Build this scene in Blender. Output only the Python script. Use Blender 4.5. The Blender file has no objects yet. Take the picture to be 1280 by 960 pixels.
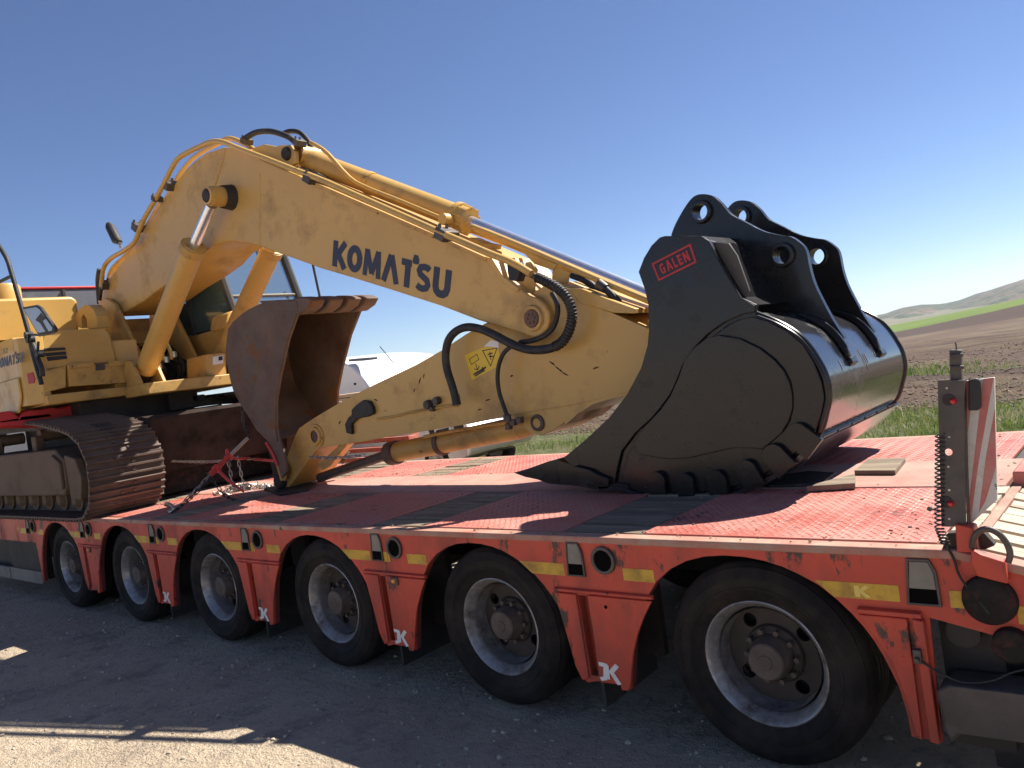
import bpy, bmesh, math, random
from math import sin, cos, pi, radians, hypot, atan2, sqrt
from mathutils import Vector, Matrix
from mathutils.geometry import tessellate_polygon
random.seed(7)
S = bpy.context.scene
COL = S.collection

# ------------------------------------------------------------------ camera
cam = bpy.data.cameras.new('camera'); cam.lens = 27.75; cam.sensor_width = 36.0
cam.clip_start = 0.05; cam.clip_end = 20000
camo = bpy.data.objects.new('camera', cam); COL.objects.link(camo); S.camera = camo
CP = Vector((1.3395, -2.7333, 1.6606)); YAW, PIT, ROL = -0.7086, -0.0213, -0.1446
fw = Vector((sin(YAW)*cos(PIT), cos(YAW)*cos(PIT), sin(PIT)))
rt = Vector((cos(YAW), -sin(YAW), 0)); up = rt.cross(fw)
r2 = rt*cos(ROL)+up*sin(ROL); u2 = -rt*sin(ROL)+up*cos(ROL)
camo.matrix_world = Matrix(((r2.x, u2.x, -fw.x, CP.x), (r2.y, u2.y, -fw.y, CP.y), (r2.z, u2.z, -fw.z, CP.z), (0, 0, 0, 1)))

# ------------------------------------------------------------------ light
SUN = Vector((0.33, 0.785, 1.0)).normalized()
W = bpy.data.worlds.new('World'); S.world = W; W.use_nodes = True
wn = W.node_tree.nodes; wl = W.node_tree.links
sky = wn.new('ShaderNodeTexSky'); sky.sky_type = 'NISHITA'; sky.sun_disc = False
sky.sun_elevation = math.asin(SUN.z); sky.sun_rotation = atan2(SUN.x, SUN.y)
sky.altitude = 300; sky.air_density = 0.75; sky.dust_density = 0.0; sky.ozone_density = 4.0
hs_ = wn.new('ShaderNodeHueSaturation'); hs_.inputs['Saturation'].default_value = 1.03; hs_.inputs['Hue'].default_value = .508; wl.new(sky.outputs[0], hs_.inputs['Color']); wl.new(hs_.outputs[0], wn['Background'].inputs[0]); wn['Background'].inputs[1].default_value = 0.066
sl = bpy.data.lights.new('sun', 'SUN'); sl.energy = 5.0; sl.angle = radians(0.55); sl.color = (1.0, 0.95, 0.87)
so = bpy.data.objects.new('sun', sl); COL.objects.link(so)
so.rotation_euler = SUN.to_track_quat('Z', 'Y').to_euler(); so.location = (5, 12, 20)
S.view_settings.view_transform = 'Standard'; S.view_settings.look = 'None'
S.view_settings.exposure = 1.0; S.view_settings.gamma = 1.0
S.cycles.max_bounces = 6

# ------------------------------------------------------------------ materials
def pmat(name, base, rough=.5, metal=0., var=.18, vs=5., dirt=None, da=.35, ds=3., rust=None, ra=.2, rs=9., bump=.15, bs=70., spec=.5, streak=1., coat=0., grime=None):
    m = bpy.data.materials.new(name); m.use_nodes = True
    n = m.node_tree.nodes; l = m.node_tree.links; b = n['Principled BSDF']
    tc = n.new('ShaderNodeTexCoord'); mp = n.new('ShaderNodeMapping'); l.new(tc.outputs['Object'], mp.inputs[0])
    mp.inputs['Scale'].default_value = (1, 1, streak)
    def noise(sc, det=6, ro=.6, src=None):
        x = n.new('ShaderNodeTexNoise'); x.inputs['Scale'].default_value = sc; x.inputs['Detail'].default_value = det
        x.inputs['Roughness'].default_value = ro; l.new((src or tc.outputs['Object']), x.inputs['Vector']); return x.outputs['Fac']
    def ramp(f, a, c):
        x = n.new('ShaderNodeMapRange'); x.inputs[1].default_value = a; x.inputs[2].default_value = c; l.new(f, x.inputs[0]); return x.outputs[0]
    def mix(f, a, c):
        x = n.new('ShaderNodeMix'); x.data_type = 'RGBA'
        l.new(f, x.inputs['Factor'])
        for i, v in ((6, a), (7, c)):
            if isinstance(v, tuple): x.inputs[i].default_value = (*v, 1)
            else: l.new(v, x.inputs[i])
        return x.outputs[2]
    lo = tuple(c*(1-var) for c in base); hi = tuple(min(1, c*(1+var)) for c in base)
    col = mix(ramp(noise(vs), .3, .7), lo, hi)
    rr = None
    if dirt:
        f = ramp(noise(ds, 9, .68, mp.outputs[0]), .62-da*.45, .80-da*.2)
        col = mix(f, col, dirt); rr = f
    if rust:
        f2 = ramp(noise(rs, 8, .7, mp.outputs[0]), .70-ra*.3, .735-ra*.3)
        col = mix(f2, col, rust)
    l.new(col, b.inputs['Base Color'])
    b.inputs['Metallic'].default_value = metal; b.inputs['Specular IOR Level'].default_value = spec
    if coat: b.inputs['Coat Weight'].default_value = coat; b.inputs['Coat Roughness'].default_value = .12
    rn = n.new('ShaderNodeMapRange'); rn.inputs[3].default_value = rough*.8; rn.inputs[4].default_value = min(1, rough*1.2)
    l.new(noise(vs*3), rn.inputs[0])
    if rr is not None:
        mm = n.new('ShaderNodeMix'); l.new(rr, mm.inputs[0]); l.new(rn.outputs[0], mm.inputs[2]); mm.inputs[3].default_value = .85
        l.new(mm.outputs[0], b.inputs['Roughness'])
    else: l.new(rn.outputs[0], b.inputs['Roughness'])
    if bump:
        bp = n.new('ShaderNodeBump'); bp.inputs['Strength'].default_value = bump; bp.inputs['Distance'].default_value = .004
        l.new(noise(bs, 5), bp.inputs['Height']); l.new(bp.outputs[0], b.inputs['Normal'])
    return m

DUST = (.36, .29, .22)
M = {}
M['yellow'] = pmat('yellow_paint', (.58, .345, .086), .42, var=.09, vs=1.3, dirt=(.31, .19, .08), da=.24, ds=2.6, rust=(.07, .035, .02), ra=.09, rs=14, bump=.05, bs=30, coat=.15)
M['yellow_worn'] = pmat('worn_yellow_paint', (.54, .315, .08), .5, var=.12, vs=3, dirt=(.20, .13, .065), da=.32, ds=4, rust=(.05, .028, .018), ra=.22, rs=16, bump=.12, bs=60)
M['chrome'] = pmat('chrome_rod', (.88, .89, .92), .24, .85, var=.04, bump=.0)
M['black'] = pmat('black_bucket_paint', (.011, .0105, .011), .26, var=.15, vs=3, dirt=(.022, .018, .016), da=.10, ds=5, bump=.02, bs=25, coat=.18, spec=.32)
M['gloss'] = pmat('glossy_black_shell_paint', (.014, .013, .014), .20, var=.15, vs=3, dirt=(.05, .042, .036), da=.16, ds=5, rust=(.28, .27, .27), ra=-.06, rs=22, bump=.02, bs=12, coat=.6)
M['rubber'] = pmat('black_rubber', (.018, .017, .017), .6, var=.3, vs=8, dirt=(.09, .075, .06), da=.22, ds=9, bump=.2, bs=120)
M['tyre'] = pmat('tyre_rubber', (.013, .011, .010), .75, var=.25, vs=5, dirt=(.045, .034, .027), da=.42, ds=6, bump=.35, bs=90, spec=.22)
M['rim'] = pmat('silver_rim_paint', (.42, .40, .38), .36, .6, var=.3, vs=6, dirt=(.10, .075, .058), da=.46, ds=7, rust=(.07, .03, .018), ra=.2, rs=18)
M['hub'] = pmat('dusty_hub', (.095, .072, .06), .6, .2, var=.25, vs=14, dirt=(.16, .12, .09), da=.4, ds=8)
M['red'] = pmat('red_trailer_paint', (.56, .062, .030), .48, var=.16, vs=2.2, dirt=(.24, .07, .045), da=.34, ds=3.5, rust=(.075, .036, .027), ra=.42, rs=6, bump=.1, streak=.5)
M['redtop'] = pmat('dusty_red_edge', (.42, .13, .09), .75, var=.25, vs=6, dirt=(.42, .31, .22), da=.62, ds=4, rust=(.08, .05, .04), ra=.25, rs=12)
M['deck'] = pmat('sun_faded_red_plate', (.52, .13, .095), .48, var=.18, vs=3, dirt=(.46, .24, .185), da=.50, ds=3, rust=(.16, .075, .055), ra=.34, rs=5, bump=.25, bs=110)
M['strip'] = pmat('red_antislip_beam', (.42, .19, .14), .75, var=.14, vs=5, dirt=(.46, .31, .24), da=.55, ds=3, bump=.8, bs=260)
M['wood'] = pmat('weathered_grey_plank', (.25, .19, .125), .85, var=.4, vs=9, dirt=(.115, .08, .055), da=.42, ds=6, bump=.8, bs=45)
M['wood2'] = pmat('pale_dusty_plank', (.50, .41, .30), .85, var=.25, vs=12, dirt=(.25, .19, .13), da=.25, ds=9, bump=.8, bs=45)
def grain(m):
    n = m.node_tree.nodes; l = m.node_tree.links
    for x in list(n):
        if x.type == 'TEX_NOISE':
            mp = n.new('ShaderNodeMapping'); mp.inputs['Scale'].default_value = (.22, 2.4, 1)
            l.new(x.inputs['Vector'].links[0].from_socket, mp.inputs[0]); l.new(mp.outputs[0], x.inputs['Vector'])
grain(M['wood']); grain(M['wood2'])
M['tape'] = pmat('yellow_reflective_tape', (.62, .36, .03), .4, var=.1, dirt=(.22, .12, .04), da=.35, ds=10)
M['tapek'] = pmat('pale_tape_print', (.75, .55, .12), .4)
M['white'] = pmat('white_print', (.78, .75, .70), .5, var=.06, dirt=(.5, .4, .33), da=.2)
M['navy'] = pmat('navy_print', (.022, .022, .045), .4, var=.1)
M['redprint'] = pmat('red_print', (.45, .015, .02), .4, var=.15, vs=30)
M['stickerblack'] = pmat('black_print', (.015, .013, .014), .5)
M['stickeryel'] = pmat('warning_yellow', (.80, .52, .03), .4, var=.06, dirt=(.5, .33, .1), da=.2)
M['steel'] = pmat('dark_steel', (.085, .075, .068), .5, .5, var=.3, vs=10, dirt=(.17, .13, .10), da=.30, ds=8)
M['postmetal'] = pmat('dusty_grey_steel', (.085, .072, .062), .6, .3, var=.25, vs=8, dirt=(.16, .125, .10), da=.3, ds=7, rust=(.09, .04, .025), ra=.1)
M['lidgrey'] = pmat('dusty_grey_lid', (.25, .225, .18), .7, .1, var=.15, vs=10, dirt=(.17, .14, .11), da=.3)
M['track'] = pmat('muddy_track_steel', (.115, .075, .055), .62, .2, var=.3, vs=7, dirt=(.17, .12, .085), da=.4, ds=6, rust=(.05, .03, .024), ra=.2, rs=12, bump=.4, bs=60)
M['trackframe'] = pmat('muddy_track_frame', (.135, .085, .05), .8, .0, var=.3, vs=4, dirt=(.13, .09, .06), da=.5, ds=4, bump=.4, bs=50)
M['rusty'] = pmat('rusty_bucket_steel', (.12, .062, .042), .62, .15, var=.45, vs=5, dirt=(.15, .122, .10), da=.58, ds=2.0, rust=(.17, .075, .035), ra=.50, rs=4, bump=.5, bs=45)
M['rustbeam'] = pmat('rusty_beam_steel', (.030, .022, .018), .8, .0, var=.4, vs=4, dirt=(.055, .038, .03), da=.5, ds=4, bump=.5, bs=40, spec=.1)
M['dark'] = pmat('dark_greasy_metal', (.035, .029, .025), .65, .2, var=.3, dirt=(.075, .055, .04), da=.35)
M['chain'] = pmat('worn_chain_steel', (.42, .39, .34), .38, .9, var=.35, vs=30, rust=(.12, .07, .05), ra=.3, rs=25)
M['chaindark'] = pmat('greasy_chain', (.07, .06, .055), .5, .6, var=.3, vs=30)
M['binder'] = pmat('red_binder_paint', (.62, .05, .035), .4, var=.15, dirt=(.2, .05, .04), da=.3, ds=20)
M['screw'] = pmat('bare_screw_thread', (.60, .58, .48), .35, .9)
M['grey'] = pmat('silver_car_paint', (.48, .46, .50), .25, .6, var=.04, bump=0, coat=.6)
M['vanwhite'] = pmat('white_cab_paint', (.80, .80, .82), .35, var=.03, bump=0)
M['planktan'] = pmat('fresh_sawn_board', (.62, .43, .25), .8, var=.2, vs=6)
M['contgrey'] = pmat('slate_grey_tarpaulin', (.12, .125, .14), .55, var=.15, vs=2, dirt=(.2, .19, .18), da=.3, ds=1.)
M['redflat'] = pmat('plain_red_paint', (.55, .03, .03), .5, var=.1)
M['mirror'] = pmat('mirror_glass', (.42, .39, .36), .32, .9, var=.03, bump=0)
M['lens_red'] = pmat('red_lens', (.60, .012, .015), .2, var=.05, bump=0, coat=.5)
M['lens_amb'] = pmat('amber_lens', (.75, .30, .05), .2, var=.05, bump=0, coat=.5)
M['lampgrey'] = pmat('headlamp_glass', (.45, .5, .55), .12, .3, bump=0)
M['interior'] = pmat('dark_cab_trim', (.025, .025, .028), .7)
M['hiviz'] = pmat('seat_fabric', (.18, .20, .05), .9)
M['stone'] = pmat('gravel_stone', (.42, .345, .26), .9, var=.45, vs=2)
M['clod'] = pmat('soil_clod', (.17, .113, .08), .95, var=.35, vs=1.5)
M['straw'] = pmat('dry_straw', (.55, .45, .28), .8, var=.25)
M['mudflap'] = pmat('mud_flap_rubber', (.02, .02, .02), .7, dirt=(.08, .065, .05), da=.3)
M['striped_red'] = pmat('faded_red_stripe', (.50, .15, .12), .6, var=.1, dirt=(.5, .32, .26), da=.35, ds=9, rust=(.1, .06, .05), ra=.1, rs=20)
M['striped_white'] = pmat('faded_white_stripe', (.60, .55, .48), .6, var=.08, dirt=(.4, .32, .26), da=.3, ds=9, rust=(.1, .06, .05), ra=.1, rs=20)

def glassmat():
    m = bpy.data.materials.new('tinted_cab_glass'); m.use_nodes = True
    n = m.node_tree.nodes; l = m.node_tree.links; n.remove(n['Principled BSDF'])
    t = n.new('ShaderNodeBsdfTransparent'); t.inputs[0].default_value = (.36, .56, .60, 1)
    g = n.new('ShaderNodeBsdfGlossy'); g.inputs['Roughness'].default_value = .03
    fr = n.new('ShaderNodeFresnel'); fr.inputs[0].default_value = 2.0
    x = n.new('ShaderNodeMixShader'); l.new(fr.outputs[0], x.inputs[0]); l.new(t.outputs[0], x.inputs[1]); l.new(g.outputs[0], x.inputs[2])
    df = n.new('ShaderNodeBsdfDiffuse'); df.inputs[0].default_value = (.16, .24, .25, 1); y_ = n.new('ShaderNodeMixShader'); y_.inputs[0].default_value = .32; l.new(x.outputs[0], y_.inputs[1]); l.new(df.outputs[0], y_.inputs[2])
    l.new(y_.outputs[0], n['Material Output'].inputs[0]); return m
M['glass'] = glassmat()
M['greasy'] = pmat('greasy_and_shade_black', (.018, .014, .012), .7, var=.4, vs=14, dirt=(.10, .035, .025), da=.25, ds=16, spec=.2, bump=.5, bs=60)  # greasy steel; also the black of the added shade box below the crossbeam
M['gussetrefl'] = pmat('gusset_reflection_grey', (.075, .068, .058), .55, var=.15, vs=6, bump=0)  # black gusset made grey: its reflected ground light is put into the colour
M['deckdirt'] = pmat('dry_deck_soil', (.26, .18, .125), .95, var=.3)
M['holeshade'] = pmat('hole_shade_black', (.006, .005, .005), 1., spec=.03, bump=0)  # flush black pieces: painted shade for holes that are not cut
M['reflector'] = pmat('red_reflector', (.35, .01, .01), .5, spec=.2, bump=0)

# ------------------------------------------------------------------ mesh builder
class MB:
    def __init__(s): s.v = []; s.f = []; s.sm = []
    def add(s, vs, fs, smooth=False):
        o = len(s.v); s.v += [tuple(p) for p in vs]
        for f in fs: s.f.append(tuple(i+o for i in f)); s.sm.append(smooth)
        return s
    def box(s, a, b, rot=None, c=None):
        x0, y0, z0 = a; x1, y1, z1 = b
        vs = [Vector(p) for p in ((x0, y0, z0), (x1, y0, z0), (x1, y1, z0), (x0, y1, z0), (x0, y0, z1), (x1, y0, z1), (x1, y1, z1), (x0, y1, z1))]
        if rot is not None:
            c = Vector(c) if c is not None else (vs[0]+vs[6])/2
            vs = [c+rot @ (p-c) for p in vs]
        return s.add(vs, [(0, 3, 2, 1), (4, 5, 6, 7), (0, 1, 5, 4), (1, 2, 6, 5), (2, 3, 7, 6), (3, 0, 4, 7)])
    def prism(s, out, a, b, holes=(), axis='y', smooth=False):
        loops = [list(out)]+[list(h) for h in holes]; flat = [p for lp in loops for p in lp]
        tri = tessellate_polygon([[Vector((p[0], p[1], 0)) for p in lp] for lp in loops])
        def P(p, t): return {'y': (p[0], t, p[1]), 'x': (t, p[0], p[1]), 'z': (p[0], p[1], t)}[axis]
        n = len(flat); vs = [P(p, a) for p in flat]+[P(p, b) for p in flat]
        fs = [t for t in tri]+[(t[0]+n, t[2]+n, t[1]+n) for t in tri]
        s.add(vs, fs); base = len(s.v)-2*n; k = 0
        for lp in loops:
            for i in range(len(lp)):
                j = (i+1) % len(lp)
                s.f.append((base+k+i, base+k+j, base+n+k+j, base+n+k+i)); s.sm.append(smooth)
            k += len(lp)
        return s
    def tube(s, path, r, n=10, caps=True, closed=False):
        P = [Vector(p) for p in path]; L = len(P); rings = []; ref = None
        rr = r if isinstance(r, (list, tuple)) else [r]*L
        for i in range(L):
            if closed: d = P[(i+1) % L]-P[i-1]
            else: d = P[min(i+1, L-1)]-P[max(i-1, 0)]
            d.normalize()
            if ref is None:
                ref = Vector((0, 0, 1)) if abs(d.z) < .9 else Vector((1, 0, 0))
            a = (ref-d*ref.dot(d)).normalized(); b = d.cross(a); ref = a
            rings.append([P[i]+(a*cos(2*pi*k/n)+b*sin(2*pi*k/n))*rr[i] for k in range(n)])
        vs = [p for R in rings for p in R]; fs = []
        for i in range(L if closed else L-1):
            j = (i+1) % L
            for k in range(n): fs.append((i*n+k, i*n+(k+1) % n, j*n+(k+1) % n, j*n+k))
        s.add(vs, fs, True)
        if caps and not closed:
            s.add(rings[0], [tuple(range(n))[::-1]]); s.add(rings[-1], [tuple(range(n))])
        return s
    def cyl(s, p0, p1, r, n=20, r1=None): return s.tube([p0, p1], [r, r if r1 is None else r1], n)
    def lathe(s, prof, c, axis='y', n=40, smooth=True, closed=False):
        c = Vector(c); vs = []; m = len(prof)
        for k in range(n):
            t = 2*pi*k/n
            for (h, r) in prof:
                if axis == 'y': vs.append(c+Vector((r*cos(t), h, r*sin(t))))
                elif axis == 'z': vs.append(c+Vector((r*cos(t), r*sin(t), h)))
                else: vs.append(c+Vector((h, r*cos(t), r*sin(t))))
        fs = []
        for k in range(n):
            k2 = (k+1) % n
            for i in range(m if closed else m-1):
                j = (i+1) % m; fs.append((k*m+i, k*m+j, k2*m+j, k2*m+i))
        return s.add(vs, fs, smooth)
    def frame(s, p0, p1, r0, r1, a, n=8):  # stepped helper
        return s
    def build(s, name, m, parent=None, bevel=0, loc=None, seg=2, sharp=35, kind=None):
        me = bpy.data.meshes.new(name); me.from_pydata(s.v, [], s.f)
        bm = bmesh.new(); bm.from_mesh(me)
        bmesh.ops.recalc_face_normals(bm, faces=bm.faces); bm.to_mesh(me); bm.free()
        me.polygons.foreach_set('use_smooth', s.sm if not bevel else [True]*len(s.sm)); 
        if bevel or any(s.sm): me.set_sharp_from_angle(angle=radians(sharp))
        me.materials.append(M[m] if isinstance(m, str) else m)
        o = bpy.data.objects.new(name, me); COL.objects.link(o)
        if parent is not None:
            o.parent = parent; o.location = loc if loc is not None else -worldloc(parent)
        elif loc is not None: o.location = loc
        if bevel:
            b = o.modifiers.new('bevel', 'BEVEL'); b.width = bevel; b.segments = seg; b.limit_method = 'ANGLE'; b.angle_limit = radians(40)
            b.use_clamp_overlap = True
        if kind: o['kind'] = kind
        return o
def worldloc(o):
    v = Vector((0, 0, 0))
    while o is not None: v = v+o.location; o = o.parent
    return v
def thing(name, label, cat, loc=(0, 0, 0), group=None, kind=None):
    o = bpy.data.objects.new(name, None); COL.objects.link(o); o.location = loc; o.empty_display_size = .2
    o['label'] = label; o['category'] = cat
    if group: o['group'] = group
    return o
def tag(o, label, cat, group=None):
    o['label'] = label; o['category'] = cat
    if group: o['group'] = group
    return o
def link_mesh(name, me, parent, loc, rot=None, scale=None, bevel=0):
    o = bpy.data.objects.new(name, me); COL.objects.link(o); o.parent = parent; o.location = Vector(loc)-worldloc(parent)
    if rot: o.rotation_euler = rot
    if scale: o.scale = scale
    return o
def smooth_path(pts, n=6, closed=False):
    P = [Vector(p) for p in pts]; out = []
    L = len(P)
    for i in range(L-1):
        p0 = P[max(i-1, 0)]; p1 = P[i]; p2 = P[i+1]; p3 = P[min(i+2, L-1)]
        for k in range(n):
            t = k/n; out.append(.5*((2*p1)+(p2-p0)*t+(2*p0-5*p1+4*p2-p3)*t*t+(3*p1-3*p2+p3-p0)*t**3))
    out.append(P[-1]); return out
def circ(c, r, n=20, ry=None): return [(c[0]+r*cos(2*pi*k/n), c[1]+(ry or r)*sin(2*pi*k/n)) for k in range(n)]
def ribbon(pts, w):
    L = []; R = []
    P = [Vector(p) for p in pts]
    for i, p in enumerate(P):
        a = (P[i]-P[i-1]).normalized() if i else (P[1]-P[0]).normalized()
        b = (P[i+1]-P[i]).normalized() if i < len(P)-1 else a
        t = (a+b).normalized(); k = 1/max(.5, t.dot(a)); nn = Vector((-t.y, t.x))*w*k
        L.append(tuple(p+nn)); R.append(tuple(p-nn))
    return L+R[::-1]
def arc(cx, cy, rx, ry, a0, a1, n=10): return [(cx+rx*cos(radians(a0+(a1-a0)*i/n)), cy+ry*sin(radians(a0+(a1-a0)*i/n))) for i in range(n+1)]

# letters: strokes (polyline, half width) in a cell of height 1
LET = {
 'K': (.74, [([(.13, 0), (.13, 1)], .13), ([(.66, 1.0), (.28, .5)], .125), ([(.27, .55), (.68, 0)], .13)]),
 'O': (.80, [(arc(.40, .5, .27, .385, 0, 350, 22)+[(.67, .5)], .13)]),
 'M': (.92, [([(.11, 0), (.17, 1)], .11), ([(.18, .98), (.46, .12)], .11), ([(.46, .12), (.74, .98)], .11), ([(.75, 1), (.81, 0)], .11)]),
 'A': (.84, [([(.10, 0), (.40, 1)], .12), ([(.42, 1), (.74, 0)], .12)]),
 'a': (.84, [([(.10, 0), (.40, 1)], .11), ([(.42, 1), (.74, 0)], .11), ([(.2, .3), (.64, .3)], .07)]),
 'T': (.66, [([(.02, .88), (.50, .88)], .12), ([(.33, .9), (.33, 0)], .13)]),
 "'": (.0, [([(-.05, 1.22), (-.05, .90)], .10), ([(-.18, 1.03), (.1, 1.03)], .09)]),
 'S': (.72, [([(.60, .80), (.52, .87), (.36, .885), (.2, .84), (.14, .72), (.2, .6), (.36, .52), (.52, .44), (.58, .30), (.52, .17), (.36, .115), (.2, .13), (.09, .2)], .115)]),
 'U': (.80, [([(.14, 1), (.14, .34), (.19, .2), (.30, .12), (.40, .11), (.50, .12), (.61, .2), (.66, .34), (.66, 1)], .13)]),
 'G': (.80, [([(.70, .86), (.30, .86), (.16, .76), (.14, .5), (.16, .2), (.28, .12), (.62, .12), (.64, .30), (.64, .48), (.42, .48)], .10)]),
 'L': (.60, [([(.13, 1), (.13, .11), (.55, .11)], .11)]),
 'E': (.66, [([(.60, .89), (.13, .89), (.13, .11), (.60, .11)], .11), ([(.13, .5), (.52, .5)], .10)]),
 'N': (.80, [([(.12, 0), (.12, 1)], .11), ([(.14, .95), (.64, .05)], .11), ([(.66, 0), (.66, 1)], .11)]),
 '3': (.6, [([(.1, .85), (.3, .9), (.48, .8), (.48, .62), (.3, .52), (.5, .42), (.52, .2), (.3, .1), (.08, .15)], .07)]),
 '2': (.6, [([(.1, .78), (.28, .9), (.48, .8), (.48, .6), (.1, .1), (.55, .1)], .07)]),
}
def lettering(text, O, ex, ey, nrm, mat, parent, name='lettering', gap=.06, th=.0012, base=.0015):
    O, ex, ey, nrm = map(Vector, (O, ex, ey, nrm)); nrm.normalize()
    tot = sum(LET[c][0]+(gap if LET[c][0] else 0) for c in text)-gap
    mb = MB(); x = 0; q = 0
    for c in text:
        w, st = LET[c]
        for pts, hw in st:
            poly = ribbon(pts, hw); q += 1; t0 = base+.00025*(q % 5)
            tri = tessellate_polygon([[Vector((a, b, 0)) for a, b in poly]]); n = len(poly)
            vs = [O+ex*((x+a)/tot)+ey*b+nrm*t0 for a, b in poly]+[O+ex*((x+a)/tot)+ey*b+nrm*(t0+th) for a, b in poly]
            fs = [(t[0]+n, t[1]+n, t[2]+n) for t in tri]+[(i, (i+1) % n, n+(i+1) % n, n+i) for i in range(n)]
            mb.add(vs, fs)
        x += w+(gap if w else 0)
    return mb.build(name, mat, parent)
def V3(p, y): return Vector((p[0], y, p[1]))

DZ = 0.887      # deck height
TW = 2.48       # deck far edge
AX = 1.36       # axle spacing

# ================================================================== GROUND
def sstep(a, b, x):
    t = max(0, min(1, (x-a)/(b-a))); return t*t*(3-2*t)
def hterr(x, y):
    z = -2.4*sstep(28, 110, y); t = x+.26*y
    a = .05*sstep(85, 120, y)+.055*sstep(118, 152, y)-.025*sstep(160, 235, y)
    z += min(16, a*(t+sqrt(t*t+60))/2)
    if y > 235: z -= sstep(235, 420, y)*14
    if y < -60 or x > 80: z += 0
    r = sstep(11.5, 13, y)*(1-sstep(60, 120, y))
    z += r*(.05*sin(x*.7+y*.31)+.045*sin(y*1.9+.3*sin(x*.5))+.03*sin(x*2.3-y*1.1))
    if -3 < y < 30: z += 0
    return z-.02*sstep(5.2, 7, y)*0
def build_ground():
    xs = [-6000, -3000, -1200, -600, -300, -180, -120]+[-90+i*2.5 for i in range(20)]+[-40+i*.5 for i in range(120)]+[20+i*4 for i in range(12)]+[80, 150, 300, 800, 2500, 6000]
    ys = [-6000, -2000, -600, -200, -60, -20, -10, -6, -3, 0, 3, 5, 7, 8.5]+[10+i*.3 for i in range(80)]+[34+i*1.2 for i in range(30)]+[71+i*4 for i in range(45)]+[260, 300, 350, 420, 600, 1000, 2500, 8000]
    vs = [(x, y, hterr(x, y)) for y in ys for x in xs]; nx = len(xs)
    fs = [(j*nx+i, j*nx+i+1, (j+1)*nx+i+1, (j+1)*nx+i) for j in range(len(ys)-1) for i in range(nx-1)]
    m = bpy.data.materials.new('ground_surface'); m.use_nodes = True
    n = m.node_tree.nodes; l = m.node_tree.links; b = n['Principled BSDF']; b.inputs['Roughness'].default_value = .95
    b.inputs['Specular IOR Level'].default_value = .2
    tc = n.new('ShaderNodeTexCoord'); sp = n.new('ShaderNodeSeparateXYZ'); l.new(tc.outputs['Object'], sp.inputs[0])
    def noise(sc, det=8, ro=.6, vec=None):
        x = n.new('ShaderNodeTexNoise'); x.inputs['Scale'].default_value = sc; x.inputs['Detail'].default_value = det; x.inputs['Roughness'].default_value = ro
        l.new(vec or tc.outputs['Object'], x.inputs['Vector']); return x.outputs['Fac']
    def ramp(f, a, c, o0=0, o1=1):
        x = n.new('ShaderNodeMapRange'); x.inputs[1].default_value = a; x.inputs[2].default_value = c; x.inputs[3].default_value = o0; x.inputs[4].default_value = o1
        l.new(f, x.inputs[0]); return x.outputs[0]
    def mth(op, a, c):
        x = n.new('ShaderNodeMath'); x.operation = op
        for i, v in ((0, a), (1, c)):
            if isinstance(v, (int, float)): x.inputs[i].default_value = v
            else: l.new(v, x.inputs[i])
        return x.outputs[0]
    def mix(f, a, c):
        x = n.new('ShaderNodeMix'); x.data_type = 'RGBA'; l.new(f, x.inputs[0])
        for i, v in ((6, a), (7, c)):
            if isinstance(v, tuple): x.inputs[i].default_value = (*v, 1)
            else: l.new(v, x.inputs[i])
        return x.outputs[2]
    y = mth('ADD', sp.outputs[1], ramp(noise(.35, 4), 0, 1, -1.2, 1.2))
    yard = mix(ramp(noise(.9, 9, .65), .35, .65), (.54, .425, .30), (.72, .575, .41))
    yard = mix(ramp(noise(6, 8, .7), .52, .68), yard, (.44, .35, .26))
    yard = mix(ramp(noise(34, 5, .7), .56, .72), yard, (.50, .45, .38))
    yard = mix(ramp(noise(.32, 5, .6), .50, .72), yard, (.64, .53, .40))
    yard = mix(ramp(noise(2.1, 9, .72), .54, .62), yard, (.42, .335, .25))
    yard = mix(ramp(noise(14, 6, .75), .60, .66), yard, (.28, .235, .19))
    vo = n.new('ShaderNodeTexVoronoi'); vo.feature = 'DISTANCE_TO_EDGE'; vo.inputs['Scale'].default_value = 2.6
    wv = n.new('ShaderNodeVectorMath'); wv.operation = 'MULTIPLY_ADD'; nz_ = n.new('ShaderNodeTexNoise'); nz_.inputs['Scale'].default_value = 3.0; nz_.inputs['Detail'].default_value = 8
    l.new(tc.outputs['Object'], nz_.inputs['Vector']); l.new(nz_.outputs['Color'], wv.inputs[0]); wv.inputs[1].default_value = (.7, .7, 0); l.new(tc.outputs['Object'], wv.inputs[2]); l.new(wv.outputs[0], vo.inputs['Vector'])
    crack = mth('MULTIPLY', ramp(vo.outputs['Distance'], .022, .004), ramp(noise(.7, 5), .48, .58))
    yard = mix(mth('MULTIPLY', crack, .55), yard, (.20, .155, .115))
    tw = n.new('ShaderNodeMapping'); tw.inputs['Scale'].default_value = (.12, 3.2, 1); l.new(tc.outputs['Object'], tw.inputs[0])
    yard = mix(mth('MULTIPLY', ramp(noise(1.0, 6, .6, tw.outputs[0]), .56, .64), .35), yard, (.30, .245, .19))
    grass = mix(ramp(noise(3.5, 8, .7), .35, .65), (.055, .085, .02), (.20, .17, .09))
    st = n.new('ShaderNodeMapping'); st.inputs['Rotation'].default_value = (0, 0, .25); st.inputs['Scale'].default_value = (.25, 2.2, 1); l.new(tc.outputs['Object'], st.inputs[0])
    field = mix(ramp(noise(.9, 9, .7, st.outputs[0]), .35, .65), (.080, .053, .039), (.165, .108, .075))
    field = mix(ramp(noise(3.5, 8, .75), .56, .70), field, (.25, .185, .125))
    field = mix(ramp(noise(.12, 4), .45, .7), field, (.18, .14, .085))
    field = mix(ramp(noise(.35, 7, .7, st.outputs[0]), .54, .60), field, (.085, .057, .043))
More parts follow.
